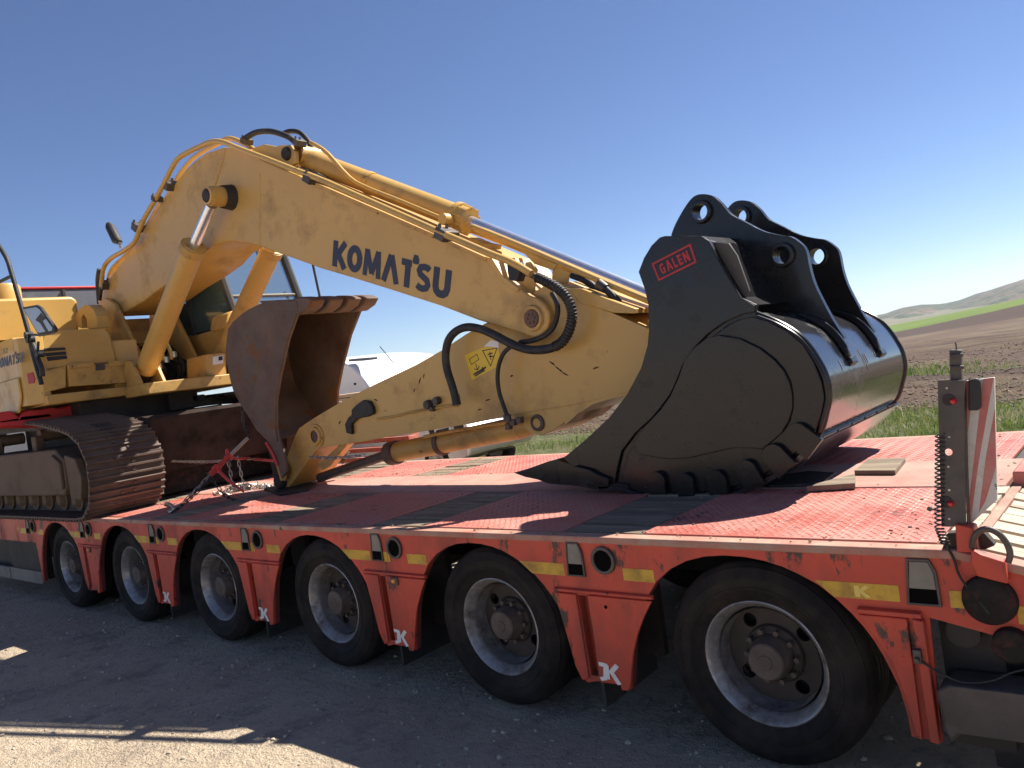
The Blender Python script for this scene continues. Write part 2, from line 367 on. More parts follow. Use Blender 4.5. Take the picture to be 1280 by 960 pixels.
    green = mix(ramp(noise(.08, 6), .3, .7), (.095, .15, .028), (.15, .20, .04))
    dark = (.075, .05, .038)
    far = mix(ramp(noise(.01, 5), .35, .65), (.10, .13, .05), (.20, .15, .10))
    c = mix(ramp(y, 5.5, 6.5), yard, grass)
    c = mix(ramp(y, 11.2, 12.2), c, field)
    yb = mth('ADD', sp.outputs[1], ramp(noise(1.5, 5), 0, 1, -1.5, 1.5))
    gb = mth('MULTIPLY', ramp(yb, 18.2, 18.9), ramp(yb, 20.6, 19.8))
    c = mix(mth('MULTIPLY', gb, ramp(noise(2.5, 6), .38, .6)), c, (.10, .115, .04))
    y2 = mth('ADD', sp.outputs[1], ramp(noise(.12, 4), 0, 1, -4, 4))
    c = mix(ramp(y2, 118, 121), c, dark)
    c = mix(ramp(y2, 148, 149), c, green)
    c = mix(ramp(y2, 236, 240), c, far)
    l.new(c, b.inputs['Base Color'])
    hsum = mth('ADD', mth('MULTIPLY', noise(4, 8, .6), .5), mth('ADD', noise(26, 6, .65), mth('MULTIPLY', noise(110, 3), .4)))
    bp = n.new('ShaderNodeBump'); bp.inputs['Strength'].default_value = 1.0; bp.inputs['Distance'].default_value = .05
    l.new(hsum, bp.inputs['Height']); l.new(bp.outputs[0], b.inputs['Normal'])
    mb = MB(); mb.v = vs; mb.f = fs; mb.sm = [True]*len(fs)
    mb.build('ground', m, kind='structure', sharp=80)
build_ground()

def build_hills():
    prof = [(-75, -1.2), (-50, -1.0), (-35, -.7), (-22, -.5), (-17, -.35), (-15.8, -.2), (-14.5, .06), (-13.6, .16), (-12.9, .2), (-12.1, .1), (-11.7, .02), (-11.4, .0), (-10.9, .1), (-10.2, .22), (-8.9, .48), (-7.2, .78), (-5, 1.1), (-2, 1.35), (3, 1.5), (9, 1.2), (16, 1.35), (25, .9), (40, .5), (60, -.2), (80, -1)]
    def el(a):
        for (a0, e0), (a1, e1) in zip(prof, prof[1:]):
            if a0 <= a <= a1: return e0+(e1-e0)*(a-a0)/(a1-a0)
        return -1
    rs = [500, 650, 800, 950, 1100, 1250, 1400, 1550, 1700, 1850, 2000, 2300]
    vs = []; na = 300
    rnd = random.Random(3)
    ph = [rnd.random()*6 for _ in range(8)]
    for j, r in enumerate(rs):
        for i in range(na):
            a = -75+155*i/(na-1); t = j/10
            e = el(a); top = CP.z+1.0*rs[10]*math.tan(radians(e))
            z = -45+(top+45)*min(1, t**1.15)
            if j == 11: z = top-25
            z += (1-abs(2*t-1))*5*(sin(a*.9+j*.8+ph[0])+.6*sin(a*2.3-j*1.1+ph[1])) if 0 < j < 10 else 0
            if j == 10: z += .8*sin(a*3.1)+.6*sin(a*7.7)
            vs.append((CP.x+r*sin(radians(a)), CP.y+r*cos(radians(a)), z))
    fs = [(j*na+i, j*na+i+1, (j+1)*na+i+1, (j+1)*na+i) for j in range(len(rs)-1) for i in range(na-1)]
    m = bpy.data.materials.new('hill_surface'); m.use_nodes = True
    n = m.node_tree.nodes; l = m.node_tree.links; b = n['Principled BSDF']; b.inputs['Roughness'].default_value = .95; b.inputs['Specular IOR Level'].default_value = .1
    tc = n.new('ShaderNodeTexCoord')
    def noise(sc, det=8):
        x = n.new('ShaderNodeTexNoise'); x.inputs['Scale'].default_value = sc; x.inputs['Detail'].default_value = det; l.new(tc.outputs['Object'], x.inputs['Vector']); return x.outputs['Fac']
    def ramp(f, a, c):
        x = n.new('ShaderNodeMapRange'); x.inputs[1].default_value = a; x.inputs[2].default_value = c; l.new(f, x.inputs[0]); return x.outputs[0]
    def mix(f, a, c):
        x = n.new('ShaderNodeMix'); x.data_type = 'RGBA'; l.new(f, x.inputs[0])
        for i, v in ((6, a), (7, c)):
            if isinstance(v, tuple): x.inputs[i].default_value = (*v, 1)
            else: l.new(v, x.inputs[i])
        return x.outputs[2]
    c = mix(ramp(noise(.0035, 4), .42, .58), (.07, .08, .04), (.19, .125, .085))
    c = mix(ramp(noise(.012, 6), .5, .6), c, (.06, .09, .035))
    c = mix(ramp(noise(.05, 6), .52, .56), c, (.022, .036, .014))
    c = mix(ramp(noise(.11, 4), .62, .66), c, (.015, .025, .010))
    c = mix(ramp(noise(.02, 3), .68, .72), c, (.34, .29, .22))
    l.new(c, b.inputs['Base Color'])
    bp = n.new('ShaderNodeBump'); bp.inputs['Strength'].default_value = 1; bp.inputs['Distance'].default_value = 14
    l.new(noise(.012, 9), bp.inputs['Height']); l.new(bp.outputs[0], b.inputs['Normal'])
    mb = MB(); mb.v = vs; mb.f = fs; mb.sm = [True]*len(fs); mb.build('hills', m, kind='structure', sharp=80)
build_hills()

def leafmat(name, base, var):
    m = bpy.data.materials.new(name); m.use_nodes = True
    n = m.node_tree.nodes; l = m.node_tree.links; b = n['Principled BSDF']; b.inputs['Roughness'].default_value = .6
    g = n.new('ShaderNodeTexNoise'); g.inputs['Scale'].default_value = 2.3; g.inputs['Detail'].default_value = 6
    tc = n.new('ShaderNodeTexCoord'); l.new(tc.outputs['Object'], g.inputs['Vector'])
    x = n.new('ShaderNodeMix'); x.data_type = 'RGBA'; r = n.new('ShaderNodeMapRange'); r.inputs[1].default_value = .35; r.inputs[2].default_value = .65
    l.new(g.outputs[0], r.inputs[0]); l.new(r.outputs[0], x.inputs[0]); x.inputs[6].default_value = (*base, 1); x.inputs[7].default_value = (*var, 1)
    l.new(x.outputs[2], b.inputs['Base Color'])
    t = n.new('ShaderNodeBsdfTranslucent'); l.new(x.outputs[2], t.inputs[0]); s_ = n.new('ShaderNodeMixShader'); s_.inputs[0].default_value = .35
    l.new(b.outputs[0], s_.inputs[1]); l.new(t.outputs[0], s_.inputs[2]); l.new(s_.outputs[0], n['Material Output'].inputs[0]); return m
M['grassblade'] = leafmat('fresh_grass', (.12, .19, .035), (.20, .25, .06))
M['drygrass'] = leafmat('dry_grass', (.36, .29, .15), (.26, .24, .11))
def blades(name, mat, cnt, xr, yr, h, w, dens=None, seed=1, lean=.5):
    rnd = random.Random(seed); v = []; f = []
    for _ in range(cnt):
        x = rnd.uniform(*xr); y = rnd.uniform(*yr)
        if dens and rnd.random() > dens(x, y): continue
        z = hterr(x, y); hh = h*rnd.uniform(.4, 1.25); a = rnd.uniform(0, 2*pi); ww = w*rnd.uniform(.6, 1.3)
        dx, dy = cos(a)*ww, sin(a)*ww; lx, ly = rnd.gauss(0, lean)*hh, rnd.gauss(0, lean)*hh
        o = len(v)
        v += [(x-dx, y-dy, z-.02), (x+dx, y+dy, z-.02), (x+dx*.6+lx*.4, y+dy*.6+ly*.4, z+hh*.6), (x-dx*.6+lx*.4, y-dy*.6+ly*.4, z+hh*.6), (x+lx, y+ly, z+hh)]
        f += [(o, o+1, o+2, o+3), (o+3, o+2, o+4)]
    mb = MB(); mb.v = v; mb.f = f; mb.sm = [False]*len(f)
    me = bpy.data.meshes.new(name); me.from_pydata(v, [], f); me.materials.append(M[mat])
    o = bpy.data.objects.new(name, me); COL.objects.link(o); o['kind'] = 'stuff'; return o
def gd(x, y): return min(1, max(0, .55+.5*sin(x*1.3+y)+.45*sin(x*.43-y*2.1)))*(1-sstep(10.6, 11.9, y))*sstep(5.6, 7, y)
o = blades('grass', 'grassblade', 42000, (-14, 6), (5.6, 12), .12, .008, gd, 2); tag(o, 'fresh green grass verge between the trailer and the ploughed field', 'grass')
o = blades('dry_grass', 'drygrass', 9000, (-14, 6), (6, 15), .16, .006, lambda x, y: .5+.5*sin(x*2.1+y*1.7), 3, 1.1); tag(o, 'pale dry grass stalks scattered along the field edge', 'grass')
o = blades('field_weeds', 'grassblade', 6000, (-24, 6), (18.3, 20.6), .2, .014, lambda x, y: .5+.5*sin(x*1.1), 4); tag(o, 'thin strip of weeds running across the ploughed field', 'grass')
def lumps(name, mat, cnt, fx, rng, seed, flat=.6, zf=None):
    rnd = random.Random(seed); v = []; f = []
    ico = [(0, 0, 1), (.89, 0, .45), (.28, .85, .45), (-.72, .53, .45), (-.72, -.53, .45), (.28, -.85, .45), (.72, .53, -.45), (-.28, .85, -.45), (-.89, 0, -.45), (-.28, -.85, -.45), (.72, -.53, -.45), (0, 0, -1)]
    fi = [(0, 1, 2), (0, 2, 3), (0, 3, 4), (0, 4, 5), (0, 5, 1), (1, 6, 2), (2, 7, 3), (3, 8, 4), (4, 9, 5), (5, 10, 1), (6, 7, 2), (7, 8, 3), (8, 9, 4), (9, 10, 5), (10, 6, 1)]
    for _ in range(cnt):
        x, y = fx(rnd); s = rng[0]+(rng[1]-rng[0])*rnd.random()**4; a = rnd.uniform(0, 6.28); z = (zf or hterr)(x, y)+s*flat*.25; o = len(v)
        for p in ico[:11]:
            k = s*rnd.uniform(.7, 1.2); px, py = p[0]*cos(a)-p[1]*sin(a), p[0]*sin(a)+p[1]*cos(a); v.append((x+px*k, y+py*k*.8, z+p[2]*k*flat))
        f += [tuple(i+o for i in t) for t in fi]
    me = bpy.data.meshes.new(name); me.from_pydata(v, [], f); me.materials.append(M[mat])
    o = bpy.data.objects.new(name, me); COL.objects.link(o); o['kind'] = 'stuff'; return o
def fy(r):
    while True:
        x = r.uniform(-9, 2.5); y = r.uniform(-2.6, 1.8)
        if r.random() < (.95 if y < 0 else .4): return x, y
tag(lumps('gravel', 'stone', 5200, fy, (.003, .020), 5), 'loose grey gravel on the yard beside the trailer wheels', 'gravel')
def ff(r): y = 11.3+(r.random()**1.8)*17; return r.uniform(-8-y*.8, 4), y
tag(lumps('soil_clods', 'clod', 26000, ff, (.008, .05), 6), 'brown soil clods of the ploughed field', 'soil')

# ================================================================== TRAILER
T = thing('lowbed_trailer', 'long red lowbed trailer with six wheels in view, carrying the excavator and the black bucket', 'trailer', (-3.5, 1.24, 0))
def slopez(x): return DZ if x <= .72 else DZ-.23*(x-.72)
# side panel with wheel arches
ARCH = [(-.589, .229), (-.568, .33), (-.542, .442), (-.515, .515), (-.481, .575), (-.44, .645), (-.39, .709), (-.32, .764), (-.238, .803), (-.155, .825), (-.073, .833), (.01, .831), (.084, .82), (.15, .802), (.209, .777), (.275, .742), (.33, .696), (.375, .65), (.41, .605), (.438, .56), (.462, .509), (.498, .41), (.512, .32), (.516, .245)]
NW = 6
def side_panel(y0, y1, name='side_panel'):
    top = [(-10.4, DZ-.004), (.72, DZ-.004), (2.4, slopez(2.4)-.004)]
    bot = [(2.4, slopez(2.4)-.23), (.62, .66), (.61, .245), (.565, .245)]
    for i in range(NW):
        cx = -AX*i
        pts = [(x+cx, z) for x, z in ARCH][::-1]
        bot += pts
        lx = cx-AX
        if i < NW-1: bot += [(cx-.593, .228), (cx-.634, .221), (cx-.642, .246), (cx-.77, .238), (cx-.815, .225)]
    bot += [(-AX*5-.60, .23), (-AX*5-.64, .62), (-10.4, .62)]
    out = top+bot
    mb = MB(); hl_ = []
    for i in range(5):
        c = -AX*i-.68; hl_.append([(c-.122, .622), (c-.062, .622), (c-.070, .262), (c-.110, .262)])
    mb.prism(out, y0, y1, holes=hl_); return mb
side_panel(0, .012).build('side_panel', 'red', T, bevel=.003)
side_panel(TW-.012, TW).build('side_panel', 'red', T)
for i in range(5):
    c = -AX*i-.68; mb = MB(); mb.box((c-.135, .052, .25), (c-.05, .058, .635)); mb.prism([(.0125, .625), (.0515, .625), (.0515, .255), (.0125, .255)], c-.128, c-.123, axis='x'); mb.prism([(.0125, .625), (.0515, .625), (.0515, .255), (.0125, .255)], c-.061, c-.056, axis='x'); mb.build('leg_channel', 'red', T)
# arch lips (inner depth), ledge and corrugated leg ribs
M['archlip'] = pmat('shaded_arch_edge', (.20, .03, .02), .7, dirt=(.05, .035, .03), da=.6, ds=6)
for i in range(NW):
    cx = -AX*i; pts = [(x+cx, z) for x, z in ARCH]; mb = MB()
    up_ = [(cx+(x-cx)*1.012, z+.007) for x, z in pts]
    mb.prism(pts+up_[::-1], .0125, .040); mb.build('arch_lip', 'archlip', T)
for i in range(NW):
    mb = MB(); c = -AX*i-.68
    if i == 0: segs = [(.33, .60)]
    else: segs = []
    # ledge between arches
    mb.prism([(0, .653), (-.018, .648), (-.018, .638), (0, .633)], c-.24, c+.27, axis='x') if i < 5 else None
    if mb.v: mb.build('ledge', 'red', T, bevel=.002)
MB().prism([(0, .680), (-.022, .675), (-.022, .660), (0, .656)], .40, .60, axis='x').build('ledge', 'red', T, bevel=.002)
# legs: raised left face, recessed groove
def leg_rib(c, full=True):
    mb = MB()
    a = [(c-.245, .628), (c-.125, .628), (c-.118, .25), (c-.155, .235), (c-.185, .30), (c-.205, .42)]
    mb.prism(a, -.012, -.001)
    return mb.build('leg_plate', 'red', T, bevel=.004)
for i in range(5):
    leg_rib(-AX*i-.68); c = -AX*i-.68
    MB().prism([(c-.062, .628), (c+.262, .628), (c+.215, .56), (c+.170, .48), (c+.138, .40), (c+.112, .31), (c+.098, .250), (c+.085, .226), (c+.050, .224), (c+.045, .247), (c-.055, .241)], -.012, -.001).build('leg_plate', 'red', T, bevel=.004)
mb = MB(); mb.prism([(.40, .655), (.555, .655), (.553, .245), (.535, .25), (.52, .36), (.49, .50)], -.016, -.001); mb.build('leg_plate', 'red', T, bevel=.004)
mb = MB(); mb.prism([(.575, .66), (.607, .655), (.608, .248), (.578, .25)], -.03, -.001); mb.build('leg_plate', 'red', T, bevel=.004)
# dusty deck edge strip
MB().prism([(-10.4, DZ), (.72, DZ), (2.4, slopez(2.4)), (2.4, slopez(2.4)-.03), (.72, DZ-.03), (-10.4, DZ-.03)], -.006, .062).build('edge_rail', 'redtop', T, bevel=.005)
MB().prism([(-10.4, DZ), (.72, DZ), (2.4, slopez(2.4)), (2.4, slopez(2.4)-.03), (.72, DZ-.03), (-10.4, DZ-.03)], TW-.062, TW+.006).build('edge_rail', 'redtop', T, bevel=.005)
# under-deck structure
mb = MB(); mb.box((-10.4, .062, .845), (.72, TW-.062, .868)); mb.box((-10.4, .98, .45), (1.2, 1.10, .80)); mb.box((-10.4, 1.42, .45), (1.2, 1.54, .80))
for k in range(28): x = -10.2+k*.4; mb.box((x, .42, .70), (x+.05, TW-.42, .80))
mb.build('chassis', 'dark', T)
# inner wheel-well shields, dark and greasy
for i in range(7): c = -AX*i+.68; MB().box((c-.10, .32, .25), (c+.08, .36, .80)).build('bracket', 'dark', T)

# tread plates with raised lozenges
def tread_mesh(w, d):
    v = []; f = []; pitch = .036; k = 0; y = .03; row = 0
    while y < d-.02:
        x = .03+(pitch*.5 if row % 2 else 0); col = 0
        while x < w-.02:
            a = radians(35 if (row+col) % 2 else -35)*1.0; L = .0145; B = .0052; h = .0019
            if row % 2: a = -a
            ca, sa = cos(a), sin(a); o = len(v)
            for px, py, pz in ((-L, 0, 0), (0, -B, 0), (L, 0, 0), (0, B, 0), (-L*.4, 0, h), (L*.4, 0, h)):
                v.append((x+px*ca-py*sa, y+px*sa+py*ca, pz))
            f += [(o, o+1, o+5, o+4), (o+1, o+2, o+5), (o+2, o+3, o+4, o+5), (o+3, o, o+4)]
            x += pitch; col += 1
        y += pitch*.62; row += 1
    me = bpy.data.meshes.new('raised_tread'); me.from_pydata(v, [], f); me.materials.append(M['deck']); return me
def plate(x0, x1, y0, y1, tm):
    mb = MB(); mb.box((x0+.006, y0+.007, DZ-.012), (x1-.006, y1-.007, DZ+.003))
    p = mb.build('deck_plate', 'deck', T, bevel=.002)
    o = bpy.data.objects.new('raised_tread', tm); COL.objects.link(o); o.parent = p; o.location = (x0, y0, DZ+.003); o['kind'] = 'stuff'
    return p
tmN = tread_mesh(.94, .88); tmF = tread_mesh(.94, .84); tmE = tread_mesh(1.13, .88); tmE2 = tread_mesh(1.13, .84)
for i in range(8):
    c = -AX*i
    if i == 0: x0, x1, a, b = -.475, .66, tmE, tmE2
    else: x0, x1, a, b = c-.475, c+.475, tmN, tmF
    plate(x0, x1, .066, .95, a)
    plate(x0, x1, 1.58, TW-.066, b)
# wooden planks between the plates
def plank(x0, x1, y0, y1, z0, mat='wood', sl=0., seed=0):
    rnd = random.Random(int(x0*991)+int(y0*7919)+seed)
    dz = rnd.uniform(-.004, .004); n = 5; vs = []; fs = []
    e0 = rnd.uniform(-.006, .004); e1 = rnd.uniform(-.004, .006); t = .03
    for k in range(n+1):
        x = x0+e0+(x1+e1-x0-e0)*k/n; z = z0+dz-sl*(x-x0)
        w0 = y0+.006+rnd.uniform(-.002, .003); w1 = y1-.006+rnd.uniform(-.003, .002)
        vs += [(x, w0, z-t), (x, w1, z-t), (x, w1-.004, z+rnd.uniform(-.001, .001)), (x, w0+.004, z+rnd.uniform(-.001, .001))]
    for k in range(n):
        o = k*4
        for a in range(4): fs.append((o+a, o+(a+1) % 4, o+4+(a+1) % 4, o+4+a))
    fs += [(0, 3, 2, 1), (n*4, n*4+1, n*4+2, n*4+3)]
    return MB().add(vs, fs).build('plank', mat, T)
for i in range(7):
    c = -AX*i-.68
    for k in range(6):
        y0 = .066+k*.1473; plank(c-.203, c+.203, y0, y0+.1473, DZ+.002)
    for k in range(6):
        y0 = 1.58+k*.139; plank(c-.203, c+.203, y0, y0+.139, DZ+.002)
for k in range(6):
    y0 = .066+k*.1473; plank(.662, .735, y0, y0+.1473, DZ+.002, 'wood2')
for k in range(14):
    y0 = .075+k*.118
    plank(.775, 2.35, y0, y0+.112, slopez(.775)+.002, 'wood2', .23)
MB().box((.737, .066, DZ-.03), (.772, 1.7, DZ-.004)).build('cross_rail', 'redtop', T, bevel=.003)
# central smooth beam
MB().box((-10.4, .957, DZ-.02), (.72, 1.573, DZ+.006)).build('center_beam', 'strip', T, bevel=.004)
# raised transverse ramp tube at the rear
mb = MB(); mb.box((.74, 1.02, DZ-.03), (.83, TW, DZ+.05)); mb.build('ramp_tube', 'deck', T, bevel=.008)

# reflective tape, lids, lashing holes along the rail
def tape(x0, x1, z0=.705, z1=.760, y=0, sk=0):
    MB().prism([(x0, z1), (x1, z1), (x1, z0), (x0+sk, z0)], y-.0018, y+.001).build('reflective_tape', 'tape', T)
tapes = []
for i in range(6):
    c = -AX*i-.68
    if i < 6:
        tape(c-.437, c-.175, .705, .760, sk=.072)
        if i != 0: tape(c-.06, c-.03, .705, .76); tape(c-.025, c-.01, .705, .76)
        tape(c+.135, c+.285, .705, .757)
tape(.262, .538, .705, .760, sk=.062); tape(.688, .73, .70, .755); tape(.87, .98, .665, .72)
lettering('K', (.395, 0, .712), (.05, 0, 0), (0, 0, .04), (0, -1, 0), 'tapek', T, base=.0022)
0 and lettering('K', (-1.03, 0, .712), (.035, 0, 0), (0, 0, .04), (0, -1, 0), 'tapek', T, base=.0022)
def lid(xa, xb, za=.707, zb=.862, y=0):
    k = .012
    o = [(xa+k, zb), (xb-k*1.6, zb), (xb-.002, zb-.04), (xb, zb-.06), (xb+.002, za), (xa-.002, za)]
    i_ = [(xa+k+.006, zb-.008), (xb-k*1.6-.004, zb-.008), (xb-.009, zb-.045), (xb-.007, za+.008), (xa+.006, za+.008)]
    fr = MB().prism(o, -.010, -.001, holes=[i_]).build('lashing_pocket', 'steel', T, bevel=.002)
    zm = za+.055
    l_ = MB().prism([(xa+k+.008, zb-.01), (xb-k*1.6-.005, zb-.01), (xb-.011, zb-.046), (xb-.009, zm), (xa+.008, zm)], -.006, -.001)
    q = l_.build('pocket_lid', 'lidgrey', fr, bevel=.002, loc=(0, 0, 0))
    MB().box((xa+.006, -.0035, za+.006), (xb-.006, -.001, zm)).build('pocket_shade', 'holeshade', fr, loc=(0, 0, 0))
for i in range(7):
    c = -AX*i-.68
    lid(c-.155, c-.06)
    # pipe ring
    x = c+.045
    mb = MB(); mb.lathe([(-.001, .046), (-.012, .046), (-.014, .052), (-.012, .060), (-.001, .062)], (x, 0, .786), n=28); mb.build('lashing_ring', 'steel', T)
    mb = MB(); mb.lathe([(-.003, 0.0001), (-.003, .0465)], (x, 0, .786), n=24); mb.build('ring_hole_shade', 'holeshade', T)
    if i in (1, 4):
        mb = MB(); mb.box((c-.01, -.022, .585), (c+.05, -.013, .627)); h = mb.build('marker_light', 'steel', T, bevel=.003)
        MB().lathe([(-.034, .0001), (-.032, .010), (-.022, .014)], (c+.02, 0, .608), n=14).build('lens', 'lens_amb', h, loc=(0, 0, 0))
    if i == 4: pass
lid(.562, .662, .700, .855)
# white K marks on the fender legs
def kmark(c):
    O = Vector((c-.075, 0, .247)); ex = Vector((.115, 0, 0)); ey = Vector((-.008, 0, .088))
    mb = MB(); q = 0
    for pts, hw in (([(.10, .90), (.34, .90)], .10), ([(.42, .98), (.28, .22), (.04, .14)], .09), ([(.95, .98), (.55, .52)], .10), ([(.62, .60), (.88, .02)], .10), ([(.50, .90), (.44, .2)], .05)):
        poly = ribbon(pts, hw); q += 1; n = len(poly)
        tri = tessellate_polygon([[Vector((a, b, 0)) for a, b in poly]]); t0 = .0012+.0003*q
        vs = [O+ex*a+ey*b+Vector((0, -t0, 0)) for a, b in poly]+[O+ex*a+ey*b+Vector((0, -t0-.0008, 0)) for a, b in poly]; vs = [p_+Vector((0, -.012, 0)) for p_ in vs]
        mb.add(vs, [(t[0]+n, t[1]+n, t[2]+n) for t in tri]+[(i, (i+1) % n, n+(i+1) % n, n+i) for i in range(n)])
    mb.build('emblem', 'white', T)
for i in range(4): kmark(-AX*i-.68+.02)
for i in (0,):
    c = -AX*i-.68
    MB().lathe([(-.014, .0001), (-.014, .008)], (c+.03, 0, .585), n=12).build('bolt_hole_shade', 'holeshade', T)
# wheels
def wheel_proto():
    w = .225
    tp = [(.03, .232), (.012, .245), (.0, .27), (-.008, .292), (-.013, .296), (-.013, .302), (-.010, .306), (-.015, .33), (-.013, .338), (-.016, .341), (-.014, .346), (-.008, .355), (.002, .372), (.006, .378), (.012, .378), (.024, .392), (.04, .398)]
    for k in range(4):
        y = .058+k*.036; tp += [(y, .400), (y+.001, .390), (y+.007, .390), (y+.008, .400)]
    tp += [(.20, .398), (.225, .385), (.240, .35), (.240, .30), (.225, .25), (.21, .232)]
    ty = MB().lathe(tp, (0, 0, 0), n=72)
    rim = MB().lathe([(.022, .246), (.014, .247), (.010, .240), (.016, .232), (.030, .226), (.045, .214), (.075, .206), (.13, .203), (.175, .196), (.178, .188), (.12, .194), (.06, .200)], (0, 0, 0), n=64)
    holes = [circ((.152*cos(2*pi*(k+.40)/4), .152*sin(2*pi*(k+.40)/4)), .029, 14) for k in range(4)]
    disc = MB().prism(circ((0, 0), .197, 48), .128, .140, holes=holes)
    rim2 = MB().lathe([(.128, .118), (.112, .112), (.105, .10), (.105, .085), (.128, .080)], (0, 0, 0), n=40)
    hub = MB().lathe([(.115, .084), (.060, .080), (.050, .075), (.030, .072), (.024, .066), (.022, .030), (.018, .026), (.018, .0001)], (0, 0, 0), n=36)
    nuts = MB()
    nuts.cyl((0, .105, 0), (0, .078, 0), .0115, 6)
    back = MB().lathe([(.20, .0001), (.20, .20)], (0, 0, 0), n=24)
    return ty, [('rim', rim, 'rim'), ('disc', disc, 'rimdisc'), ('hub_flange', rim2, 'rimdisc'), ('hub', hub, 'hub'), ('wheel_nut', nuts, 'hub'), ('brake_drum', back, 'dark')]
M['rimdisc'] = pmat('dirty_rim_disc', (.045, .036, .031), .6, .3, var=.3, vs=10, dirt=(.075, .058, .046), da=.4, ds=7)
ty, subs = wheel_proto()
w0 = ty.build('wheel', 'tyre', T, loc=Vector((0, .045, .399))-worldloc(T))
sub0 = [m_.build(n_, k_, w0, loc=(0, 0, 0)) for n_, m_, k_ in subs]
nut0 = [o_ for o_ in sub0 if o_.name.startswith('wheel_nut')][0]
for k in range(10):
    a = 2*pi*k/10; c = nut0 if k == 0 else nut0.copy()
    if k: COL.objects.link(c); c.parent = w0; sub0.append(c)
    c.location = (.100*cos(a), 0, .100*sin(a))
def copywheel(x, y, rot, yrot=0):
    c = w0.copy(); COL.objects.link(c); c.parent = T; c.location = Vector((x, y, .399))-worldloc(T); c.rotation_euler = (0, rot, yrot)
    for s_ in sub0:
        d = s_.copy(); COL.objects.link(d); d.parent = c
for i in range(1, NW): copywheel(-AX*i, .045, i*1.3)
for i in range(NW): copywheel(-AX*i, TW-.045, i*.9, pi)
# inner twin tyres and axles
ti = MB().lathe([(.02, .232), (-.005, .28), (-.01, .33), (.01, .38), (.04, .398), (.19, .398), (.225, .38), (.24, .33), (.235, .27), (.21, .232)], (0, 0, 0), n=48)
t0 = ti.build('inner_tyre', 'tyre', T, loc=Vector((0, .33, .399))-worldloc(T))
for i in range(NW):
    for y in (.33, TW-.56):
        if i == 0 and y == .33: continue
        c = t0.copy(); COL.objects.link(c); c.parent = T; c.location = Vector((-AX*i, y, .399))-worldloc(T)
mb = MB()
for i in range(NW): mb.cyl((-AX*i, .2, .42), (-AX*i, TW-.2, .42), .065, 12); mb.box((-AX*i-.06, .7, .42), (-AX*i+.06, .8, .75)); mb.box((-AX*i-.06, 1.68, .42), (-AX*i+.06, 1.78, .75))
mb.build('axles', 'dark', T)
for i in range(1, 5):
    c = -AX*i+.68
    MB().box((c-.10, .05, .10), (c-.085, .5, .52)).build('mudflap', 'mudflap', T)
# left storage bay
mb = MB(); mb.box((-7.62, .05, .30), (-7.45, .09, .70)); mb.box((-9.9, .5, .28), (-7.45, .55, .80)); mb.build('storage_panel', 'mudflap', T)
MB().box((-10.3, .10, .22), (-7.5, .14, .84)).build('storage_panel', 'dark', T)
MB().prism([(-8.35, .62), (-7.46, .62), (-7.43, .30), (-8.30, .30)], .02, .035).build('storage_door', 'dark', T, bevel=.004)
MB().box((-8.32, -.004, .20), (-7.42, .02, .325)).build('side_board', 'lidgrey', T, bevel=.006)
MB().box((-9.8, -.004, .20), (-8.35, .02, .325)).build('side_board', 'lidgrey', T, bevel=.006)
# rear end: hinge disc, hook bar, bumper bar, hose
MB().lathe([(-.030, .0001), (-.030, .062), (-.022, .074), (-.001, .078)], (.80, 0, .735), n=32).build('hinge_boss', 'greasy', T)
MB().lathe([(-.035, .0001), (-.035, .045), (-.03, .052), (-.001, .055)], (.845, 0, .60), n=28).build('hinge_pin', 'greasy', T)
hp = smooth_path([(.775, -.02, .90), (.785, -.03, .935), (.805, -.035, .96), (.83, -.035, .965), (.855, -.035, .95), (.872, -.035, .92), (.876, -.035, .89), (.868, -.035, .865)], 5)
MB().tube(hp, .0095, 12).build('lashing_hoop', 'steel', T)
mb = MB(); mb.prism([(.775, .905), (.80, .888), (.86, .868), (.862, .80), (.78, .82), (.768, .86)], -.045, -.001); mb.build('hinge_cover', 'red', T, bevel=.006)
mb = MB(); mb.prism([(.625, .44), (.66, .465), (1.9, .49), (1.9, .35), (.68, .31), (.65, .27), (.632, .33)], -.06, .08); mb.build('bumper_beam', 'postmetal', T, bevel=.01)
mb = MB(); mb.box((.62, .10, .20), (.80, .16, .78)); mb.box((.72, .18, .1), (1.3, .24, .6)); mb.cyl((.70, .05, .60), (.70, .3, .60), .05); mb.build('ramp_bracket', 'dark', T)
cb = smooth_path([(.578, -.035, .53), (.63, -.04, .50), (.70, -.04, .475), (.78, -.04, .49), (.85, -.04, .53), (.95, -.03, .56)], 5)
MB().tube(cb, .0035, 8).build('cable', 'rubber', T)
mb = MB(); mb.box((.568, -.05, .52), (.592, -.03, .565)); mb.cyl((.58, -.05, .535), (.58, -.065, .535), .008); mb.build('latch', 'steel', T, bevel=.002)
# dropped legs on the right: big dark mass behind the last leg
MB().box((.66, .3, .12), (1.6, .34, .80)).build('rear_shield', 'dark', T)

def fdk(r):
    while True:
        x = r.uniform(-6, .7); y = r.uniform(.0, 2.42)
        if r.random() < (.9 if (x < -3 or y < .09 or abs(y-.95) < .05 or abs(y-1.57) < .05 or abs((x+.68) % 1.36-.68) > .46) else .15): return x, y
tag(lumps('deck_dirt', 'deckdirt', 3800, fdk, (.0015, .009), 8, .6, lambda x, y: DZ+.004), 'dry soil crumbs scattered over the trailer deck', 'dirt')
